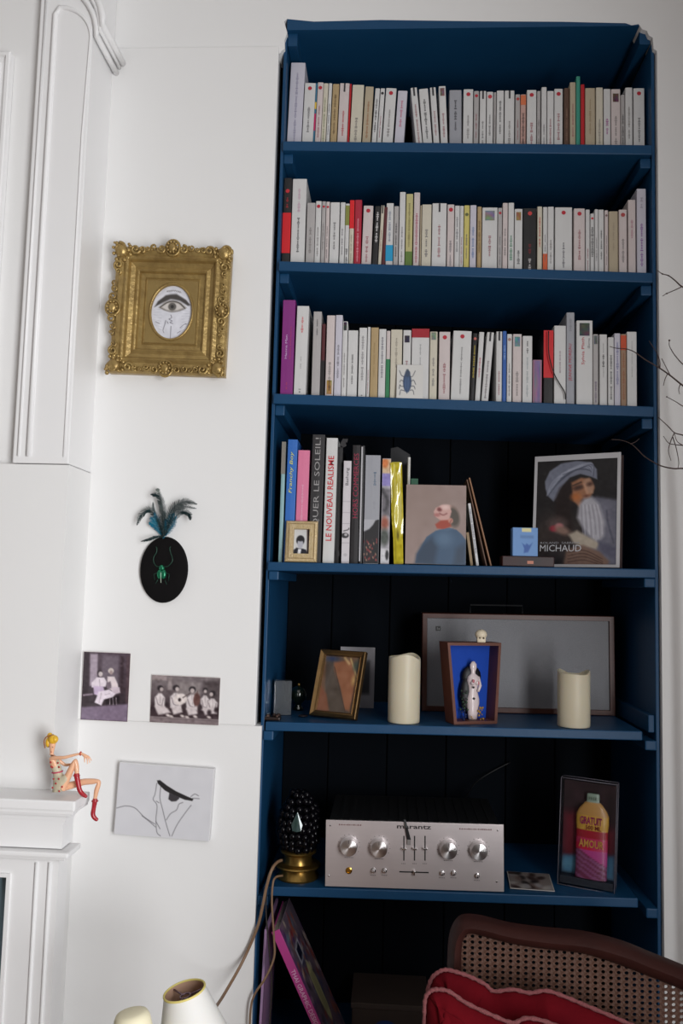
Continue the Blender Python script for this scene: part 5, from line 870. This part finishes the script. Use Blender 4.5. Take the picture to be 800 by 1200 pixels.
can.location = cb_.matrix_basis @ Vector((cx, D*.45, zc)); can.rotation_euler = cb_.rotation_euler
def cancol(th_, f):
    x = math.cos(th_); 
    if f > .9: return (150, 170, 150)
    if f > .74: return (196, 146, 76)
    if f > .565: return (214, 166, 66)
    if f > .47: return (166, 26, 44)
    if f > .33: return (196, 50, 92) if f+.06*x > .36 else (206, 36, 66)
    if f+.1*x > .26: return (190, 70, 140)
    return (150, 88, 130) if int((f*34+x*3)) % 2 else (120, 50, 80)
seg = 40; vs = []; cols = []; rows = 64
def prof_at(f):
    for (r0, f0), (r1, f1) in zip(prof[:-1], prof[1:]):
        if f <= f1: return r0+(r1-r0)*(f-f0)/max(1e-6, f1-f0)
    return 0
for i in range(rows+1):
    f = i/rows
    for k in range(seg): th_ = 2*PI*k/seg; r = prof_at(f); vs.append((r*math.cos(th_), r*.3*math.sin(th_), f*Hc)); cols.append((*lin(cancol(th_, f)), 1))
o = MB().add(vs, [(i*seg+k, i*seg+(k+1) % seg, (i+1)*seg+(k+1) % seg, (i+1)*seg+k) for i in range(rows) for k in range(seg)]).build('can_body', art_mat(.4, .3), can, smooth=False, fix=False); at = o.data.color_attributes.new('Col', 'FLOAT_COLOR', 'POINT'); at.data.foreach_set('color', np.array(cols, np.float32).ravel()); o.data.polygons.foreach_set('use_smooth', [True]*len(o.data.polygons))
CI = mat((150, 30, 84), .5, name='magenta_ink'); text('lettering', 'GRATUIT', CI, can, .050, .018, -.002, Hc*.685, -.0125, bold=.03); text('lettering', '500 ML', mat((130, 50, 30), .5, name='rust_ink'), can, .036, .010, .004, Hc*.605, -.0125, bold=.02); text('lettering', 'AMOUR', mat((206, 150, 70), .5, name='gold_ink'), can, .056, .018, 0, Hc*.415, -.0122, bold=.02); text('lettering', 'FREE', mat((70, 90, 70), .5, name='ink'), can, .018, .007, 0, Hc*.945, -.0052)
# ================================================================ bottom shelf
th_b = P(318, 1093, .02); end = P(365, 1200, .02); d = end-th_b; lean = math.atan2(-d.x, -d.z); Lb = .30
tb = thing('design_book', 'pink-spined book with a colourful cover leaning against the niche side', 'book', (0, 0, 0), (0, -abs(math.atan2(d.x, -d.z)), 0))
_a = abs(math.atan2(d.x, -d.z)); down = Vector((math.sin(_a), 0, -math.cos(_a))); Lb = (th_b.z-zs(6, 0)-.001)/math.cos(_a); tb.location = Vector((th_b.x, .02, th_b.z))+down*Lb; tw = .020; DB = .20
MB().bevbox(0, tw, 0, .003, 0, Lb, .001).build('spine', mat((186, 64, 140), .45, noise=.06, name='pink_spine'), tb); MB().bevbox(0, .002, .001, DB, 0, Lb, .0006).build('back_cover', mat((186, 64, 140), .45, noise=.06, name='pink_spine'), tb); MB().bevbox(tw-.002, tw, .001, DB, 0, Lb, .0006).build('front_cover', mat((140, 120, 130), .4, name='busy_cover'), tb); MB().box(.002, tw-.002, .003, DB-.003, .003, Lb-.003).build('page_block', PAGES, tb)
c = Cv(60, 84, (112, 96, 112), 1.45); r_ = random.Random(21)
for k in range(170): c.ell(r_.random(), r_.random(), .02+.05*r_.random(), .015+.035*r_.random(), r_.choice([(150, 60, 60), (70, 70, 110), (190, 170, 160), (60, 50, 60), (140, 110, 130), (110, 130, 150), (170, 90, 70), (90, 60, 110)]), rot=r_.random()*180, e=.03)
c.poly([(0, 0), (.07, 0), (.07, 1), (0, 1)], (120, 60, 140), .03, op=.6).poly([(.25, .2), (.55, .18), (.55, .3), (.25, .31)], (190, 186, 196), .02).poly([(.3, .215), (.5, .2), (.5, .285), (.3, .295)], (20, 24, 50), .02).ell(.5, .55, .3, .13, (196, 190, 140), rot=90-4, e=.02) 
for k in range(5): c.line([(.43+.035*k, .42), (.43+.035*k, .68)], .012, (110, 100, 70), .015)
def side(x, y, z): return (tw+.0006, .002+(DB-.004)*(x/.2), z)
art('cover_picture', c, .2, Lb*.99, tb, 0, Lb*.005, 0, rough=.35, coat=.5, fn=side)
vs, fs = text_mesh('THAI GRAPHIC DESIGN', 1); x0 = min(v.x for v in vs); x1 = max(v.x for v in vs); y0 = min(v.y for v in vs); y1 = max(v.y for v in vs)
MB().add([((.5+((v.y-y0)/(y1-y0)-.5)*.5)*tw, -.0006, Lb-.095-(v.x-x0)/(x1-x0)*.142) for v in vs], fs).build('spine_title', mat((232, 196, 222), .5, name='pale_pink_print'), tb, fix=False)
x = P(314, 1096, .01).x; t = thing('magazine', 'pink magazine corner showing behind the tilted design book', 'magazine', (NL+.006, .03, zs(6, 0)+.001), (0, math.radians(1.5), 0)); MB().bevbox(0, .006, 0, .2, 0, P(316, 1090, .03).z-zs(6, 0), .0008).build('cover', mat((196, 130, 180), .45, noise=.2, scale=14, name='pink_magazine', rgb2=(150, 150, 180)), t); MB().box(.001, .005, .002, .195, .002, P(316, 1090, .03).z-zs(6, 0)-.004).build('page_block', PAGES, t)
a, b = P(412, 1200, .22), P(500, 1200, .22); t = thing('storage_box', 'dark brown storage box at the back of the bottom shelf', 'box', (a.x, .2, zs(6, 0)+.001)); H = P(450, 1172, .22).z-zs(6, 0); MB().bevbox(0, b.x-a.x, 0, .16, 0, H-.014, .003).build('body', mat((60, 48, 42), .7, noise=.2, name='brown_card'), t); MB().bevbox(-.003, b.x-a.x+.003, -.003, .163, H-.014, H, .002).build('lid', mat((70, 58, 52), .7, noise=.2, name='brown_card_lid'), t); MB().disc((b.x-a.x)*.45, H*.35, .03, -.001, 20, .022).build('blue_emblem', mat((20, 50, 110), .5, name='blue_emblem'), t)
# ================================================================ cane-backed chair with red cloth
CY = -.45
outer = [(524, 1230), (524, 1180), (525, 1140), (526, 1115), (529, 1097), (536, 1084), (546, 1078.5), (566, 1080), (600, 1088.5), (640, 1094), (687, 1098.5), (732, 1109.5), (768, 1124), (800, 1136.5), (830, 1152), (850, 1180), (856, 1215), (858, 1245)]
inner = [(541, 1230), (541, 1180), (541, 1142), (541, 1120), (542.5, 1106), (546, 1099), (552, 1096.5), (568, 1100), (598, 1108), (638, 1114.5), (682, 1119.5), (722, 1131.5), (755, 1144), (785, 1156), (808, 1167), (826, 1188), (834, 1218), (838, 1245)]
po = [P(x, y, CY) for x, y in outer]; pi = [P(x, y, CY) for x, y in inner]; xa = po[0].x; xb = po[-1].x
chair = thing('cane_chair', 'carved brown wooden armchair with a woven cane back', 'chair', ((xa+xb)/2, CY, 0)); O = chair.location
CW = mat((54, 24, 19), .55, noise=.3, scale=14, bump=.2, bscale=50, stretch=(1, 1, 2), name='old_walnut', rgb2=(34, 15, 13), spec=.18)
po = [p-O for p in curve_pts(po, 3)]; pi = [p-O for p in curve_pts(pi, 3)]; n = len(po); vs = []; pf = [(0, .030), (0, .012), (.12, -.002), (.4, -.010), (.7, -.006), (.9, .002), (1, .008), (1, .030)]
for i in range(n):
    for f, y in pf: q = po[i].lerp(pi[i], f); vs.append((q.x, y, q.z))
k_ = len(pf); fs = [(i*k_+j, i*k_+(j+1) % k_, (i+1)*k_+(j+1) % k_, (i+1)*k_+j) for i in range(n-1) for j in range(k_)]; fs += [tuple(range(k_)), tuple(reversed(range((n-1)*k_, n*k_)))]
MB().add(vs, fs).build('back_frame', CW, chair, smooth=True, angle=50)
# woven cane: a plate of strands with a hole in every cell
ix = [(p.x, p.z) for p in pi]; zl = pi[0].z
def inside(x, z):
    r = False; pg = ix
    for i in range(len(pg)):
        (x0, z0), (x1, z1) = pg[i], pg[(i+1) % len(pg)]
        if (z0 > z) != (z1 > z) and x < (x1-x0)*(z-z0)/(z1-z0)+x0: r = not r
    return r
cw_, chh = .01345, .0098; m = MB(); x = ix[0][0]+cw_*.3; k = 0; HOLE = [(math.cos(a_), math.sin(a_)) for a_ in [PI/4*j+PI/8 for j in range(8)]]
SQ = [(.5, .207), (.207, .5), (-.207, .5), (-.5, .207), (-.5, -.207), (-.207, -.5), (.207, -.5), (.5, -.207)]; CR = {1: (.5, .5), 3: (-.5, .5), 5: (-.5, -.5), 7: (.5, -.5)}
while x < ix[-1][0]:
    z = zl
    while z < 1.0:
        if inside(x, z) or inside(x, z-chh*1.2) or inside(x+cw_, z-chh*.6):
            for yy, sgn in ((.012, 1), (.014, -1)):
                vs = []; 
                for j in range(8): vs.append((x+SQ[j][0]*cw_, yy+(.0006 if j % 2 else -.0004), z+SQ[j][1]*chh))
                hr = .0037; hv = [(x+HOLE[j][0]*hr*.95, yy, z+HOLE[j][1]*hr*.86) for j in range(8)]
                cs = [(x+sx*cw_/2, yy, z+sz*chh/2) for sx, sz in ((1, 1), (-1, 1), (-1, -1), (1, -1))]
                m.add(vs+hv+cs, [(j, (j+1) % 8, 8+(j+1) % 8, 8+j) for j in range(8)]+[(0, 16, 1), (2, 17, 3), (4, 18, 5), (6, 19, 7)])
        z += chh
    x += cw_
o = m.build('cane_panel', mat((84, 56, 44), .6, noise=.3, scale=50, bump=.3, bscale=300, name='cane', rgb2=(68, 44, 34), spec=.25), chair, fix=False); o['kind'] = 'stuff'
hw = (xb-xa)/2
for s in (-1, 1):
    MB().tube([(s*(hw-.013), .014, zl+.01), (s*(hw-.015), .02, .45), (s*(hw-.02), .05, 0)], [.015, .017, .013], 10).build('leg', CW, chair, smooth=True)
    MB().tube([(s*(hw-.0), -.44, .42), (s*(hw+.01), -.45, .25), (s*(hw-.01), -.44, 0)], [.019, .016, .011], 10).build('leg', CW, chair, smooth=True)
MB().bevbox(-hw-.01, hw+.01, -.47, .03, .37, .42, .012).build('seat_rail', CW, chair); MB().bevbox(-hw+.01, hw-.01, -.45, .0, .421, .47, .018).build('seat', mat((120, 60, 52), .8, noise=.2, name='seat_cloth'), chair)
# ---- red cloth, two folds, with pale stitched edge
RC = mat((92, 7, 16), .95, noise=.25, scale=9, bump=.35, bscale=45, name='red_cloth', rgb2=(66, 4, 12), spec=.08); TR = mat((116, 62, 64), .9, noise=.35, scale=220, bump=.8, bscale=500, name='pale_stitching')
f1 = [(499, 1185), (500.5, 1163), (505, 1147), (513, 1139), (522, 1136), (534, 1138.5), (550, 1144), (568, 1153), (578, 1161), (600, 1159), (620, 1163), (640, 1160.5), (665, 1169), (690, 1179.5), (720, 1192), (745, 1203), (790, 1225)]
f2 = [(496, 1225), (497, 1190), (498, 1170), (503, 1162), (511, 1159), (526, 1161.5), (546, 1175), (576, 1189), (600, 1198), (616, 1192.5), (640, 1197), (670, 1210), (720, 1235), (780, 1260)]
cl = thing('red_cloth', 'crumpled red cloth with pale stitched edging piled on the cane chair', 'cloth', (O.x, CY-.22, .4715)); OC = cl.location
for j, (fl, Yc) in enumerate(((f1, CY-.045), (f2, CY-.11))):
    c_ = [p-OC for p in curve_pts([P(x, y, Yc) for x, y in fl], 5)]; vs = []; rows = [(.035, None), (.030, .10), (.022, .03), (.010, .008), (0, 0), (-.012, .006), (-.026, .022), (-.040, .055), (-.050, .10), (-.055, None)]; k_ = len(rows); r_ = random.Random(j)
    n = len(c_)
    for i, p in enumerate(c_):
        tgt = (c_[min(i+1, n-1)]-c_[max(i-1, 0)]).normalized(); nn = Vector((tgt.z, 0, -tgt.x))      # inward normal of the outline
        if nn.z > 0: nn = -nn
        if abs(tgt.z) > .8: nn = Vector((.9, 0, -.3)).normalized()
        for y, dz in rows:
            if dz is None: q = Vector((p.x+nn.x*.1, y, 0))
            else:
                q = p+nn*dz; q.z = max(q.z, .004); q = Vector((q.x, y, q.z))
            w_ = .006*math.sin(i*.55+j*2)+.004*math.sin(i*.23+y*60); vs.append((q.x, p.y+q.y+w_*(abs(y)/.05), q.z))
    fs = [(i*k_+q, i*k_+q+1, (i+1)*k_+q+1, (i+1)*k_+q) for i in range(n-1) for q in range(k_-1)]
    o = MB().add(vs, fs).build('fold', RC, cl, smooth=True); sb = o.modifiers.new('s', 'SUBSURF'); sb.levels = 1; sb.render_levels = 1
    tr = MB(); rad = [.0034+.0007*math.sin(i*2.3) for i in range(n)]; tr.tube([p+Vector((0, -.003, .0008)) for p in c_], rad, 8); tr.build('stitched_edge', TR, o, smooth=True)
# ================================================================ lamp with pale shades, bottom corner
SY = -.5; pc = P(216, 1161, SY); SH_ = mat((212, 210, 206), .7, noise=.02, scale=20, name='pale_shade', sss=.1); YR = mat((206, 190, 110), .6, noise=.08, name='yellow_binding')
lp = thing('shaded_floor_lamp', 'floor lamp with a white cone shade edged in yellow binding', 'lamp', (pc.x+.03, SY, 0)); OL = lp.location
rt = .0355
top = pc-OL; tiltm = Euler((math.radians(3), math.radians(-13), 0)).to_matrix().to_4x4(); MT = Matrix.Translation(top) @ tiltm
sh = MB().lathe([(rt, 0), (rt+.046, -.15), (rt+.0452, -.15), (rt-.0006, -.0004), (rt, 0)], 48, MT, caps=False).build('lamp_shade', SH_, lp, smooth=True, angle=60)
MB().add(*(lambda q: (q.v, q.f))(MB().lathe([(rt-.0014, -.001), (rt+.044, -.149)], 48, MT, caps=False))).build('lining', mat((186, 150, 128), .7, noise=.1, scale=30, name='shade_lining'), sh, smooth=True)
MB().tube([MT @ Vector((rt*math.cos(2*PI*k/40), rt*math.sin(2*PI*k/40), 0)) for k in range(41)], .0019, 8, caps=False).build('binding', YR, sh, smooth=True)
m = MB(); WIRE = mat((120, 100, 110), .35, .7, name='wire')
for k in range(3): an = 2*PI*k/3+.3; m.tube([MT @ Vector((rt*math.cos(an), rt*math.sin(an), -.006)), MT @ Vector((.009*math.cos(an), .009*math.sin(an), -.009))], .0017, 6)
m.tube([MT @ Vector((.009*math.cos(2*PI*k/16), .009*math.sin(2*PI*k/16), -.009)) for k in range(17)], .0018, 6, caps=False); m.build('spider', WIRE, sh, smooth=True)
MB().lathe([(0, -.105), (.010, -.10), (.013, -.07), (.010, -.04), (.006, -.035), (0, -.035)], 14, MT).build('bulb', mat((230, 228, 220), .2, name='bulb_glass'), lp, smooth=True)
pole_top = MT @ Vector((0, 0, -.10)); MB().tube(curve_pts([pole_top, pole_top+Vector((.01, 0, -.08)), Vector((0, 0, .5)), Vector((0, 0, .02))], 6), .007, 10).build('pole', BRASS, lp, smooth=True); MB().lathe([(0, 0), (.12, 0), (.12, .012), (.05, .022), (.012, .03), (0, .03)], 32).build('base', BRASS, lp, smooth=True, angle=40)
p2 = P(154, 1185, -.56)-OL; MT2 = Matrix.Translation(p2) @ Euler((0, math.radians(-8), 0)).to_matrix().to_4x4()
MB().lathe([(0, 0), (.018, -.001), (.026, -.004), (.0295, -.011), (.045, -.12), (.044, -.12), (.0, -.012)], 32, MT2).build('second_shade', mat((222, 214, 184), .7, noise=.03, name='cream_shade'), lp, smooth=True, angle=60); q2 = MT2 @ Vector((0, 0, -.05)); MB().tube(curve_pts([q2, q2+Vector((.01, .01, -.1)), Vector((0, 0, .55))], 6), .005, 8).build('arm', BRASS, lp, smooth=True)
# ================================================================ bare branches beside the niche
TW = mat((74, 52, 46), .7, noise=.3, scale=60, name='twig_bark', rgb2=(48, 34, 32)); vx = P(856, 900, -.22)
br = thing('bare_branches', 'bare twiggy branches reaching over the shelves from beside the niche', 'branches', (vx.x, -.22, 0)); OB = br.location
def B(px, py, dy=0): return P(px, py, -.22+dy)-OB
stem = [Vector((0, 0, .012)), Vector((.004, 0, .5)), B(858, 1000), B(852, 700), B(846, 560), B(838, 480), B(832, 400), B(820, 350), B(812, 340)]
MB().tube(curve_pts(stem, 6), [max(.0022, .007-.00011*i) for i in range(49)], 8).build('main_stem', TW, br, smooth=True)
def twig(name, pts, r0, r1, par=br):
    q = curve_pts([B(x, y, d) for x, y, d in pts], 5); n = len(q); return MB().tube(q, [r0+(r1-r0)*i/(n-1) for i in range(n)], 6).build(name, TW, par, smooth=True)
b1 = twig('branch', [(812, 340, 0), (799, 336, .0), (791, 329, .0), (783, 323, .01), (776, 321, .01), (770, 317, .01)], .0017, .0009); twig('twig', [(799, 336, 0), (788, 341, 0), (781, 344, .0), (776, 347, .0)], .0011, .0007, b1)
b2 = twig('branch', [(836, 470, 0), (815, 462, 0), (800, 452, 0), (785, 440, 0), (772, 431, .01), (755, 421, .02), (744, 413, .03), (734, 409, .04), (722, 408, .05), (714, 406, .055)], .0020, .0007)
for pts in ([(772, 431, .01), (770, 415, .01), (765, 407, .015), (760, 399, .02)], [(785, 440, 0), (780, 430, 0), (775, 420, -.01)], [(773, 431, .01), (773, 424, 0), (771, 417, 0)], [(782, 438, 0), (779, 444, 0), (777, 452, -.01)], [(797, 450, 0), (795, 456, 0), (796, 462, 0)]): twig('twig', pts, .0010, .0006, b2)
b3 = twig('branch', [(834, 440, 0), (815, 438, 0), (800, 427, 0), (791, 417, 0), (787, 411, 0), (784, 405, -.01), (784, 399, -.01)], .0013, .0007); MB().ball(B(784, 399, -.01), .0022, 8).build('bud', TW, b3, smooth=True)
b4_ = twig('branch', [(842, 530, 0), (815, 515, 0), (800, 510, 0), (790, 507, 0), (782, 499, 0), (771, 489, .01)], .0017, .0008)
for pts in ([(790, 507, 0), (786, 516, 0), (783, 528, -.01), (786, 540, -.01)], [(800, 522, 0), (790, 521, 0), (783, 519, 0), (777, 511, .01)], [(788, 512, 0), (792, 525, 0), (795, 541, 0), (794, 549, 0)], [(812, 528, 0), (800, 522, 0), (793, 517, -.01), (790, 508, 0)]): twig('twig', pts, .0011, .0006, b4_)
b5 = twig('branch', [(840, 495, 0), (815, 482, 0), (800, 476, 0), (792, 471, 0), (781, 465, .0)], .0013, .0007); MB().ball(B(781, 465, 0), .0016, 8).build('bud', TW, b5, smooth=True)
b6 = twig('branch', [(846, 560, 0), (820, 551, 0), (800, 549, 0), (788, 549, 0), (772, 545, .02), (755, 535, .04), (747, 527, .05), (739, 520, .06), (728, 516, .07), (716, 515, .075)], .0019, .0007); twig('twig', [(739, 520, .06), (744, 518, .06), (749, 514, .06)], .0009, .0006, b6)
for b_, spots in ((b1, ((783, 323, .01), (776, 321, .01), (781, 344, 0))), (b2, ((755, 421, .02), (785, 440, 0), (734, 409, .04))), (b6, ((755, 535, .04), (739, 520, .06)))):
    for x, y, d in spots: MB().ball(B(x, y, d), .0019, 7, (1.2, .9, .9)).build('bud', TW, b_, smooth=True)
vz = thing('branch_vase', 'tall dark vase on the floor holding the bare branches', 'vase', (vx.x, -.22, 0)); MB().lathe([(0, 0), (.06, 0), (.075, .05), (.08, .16), (.055, .28), (.04, .33), (.045, .36), (.041, .36), (.036, .33), (.05, .28), (.07, .16), (.06, .01), (0, .01)], 32).build('body', mat((40, 44, 50), .3, noise=.2, name='dark_ceramic', coat=.5), vz, smooth=True)
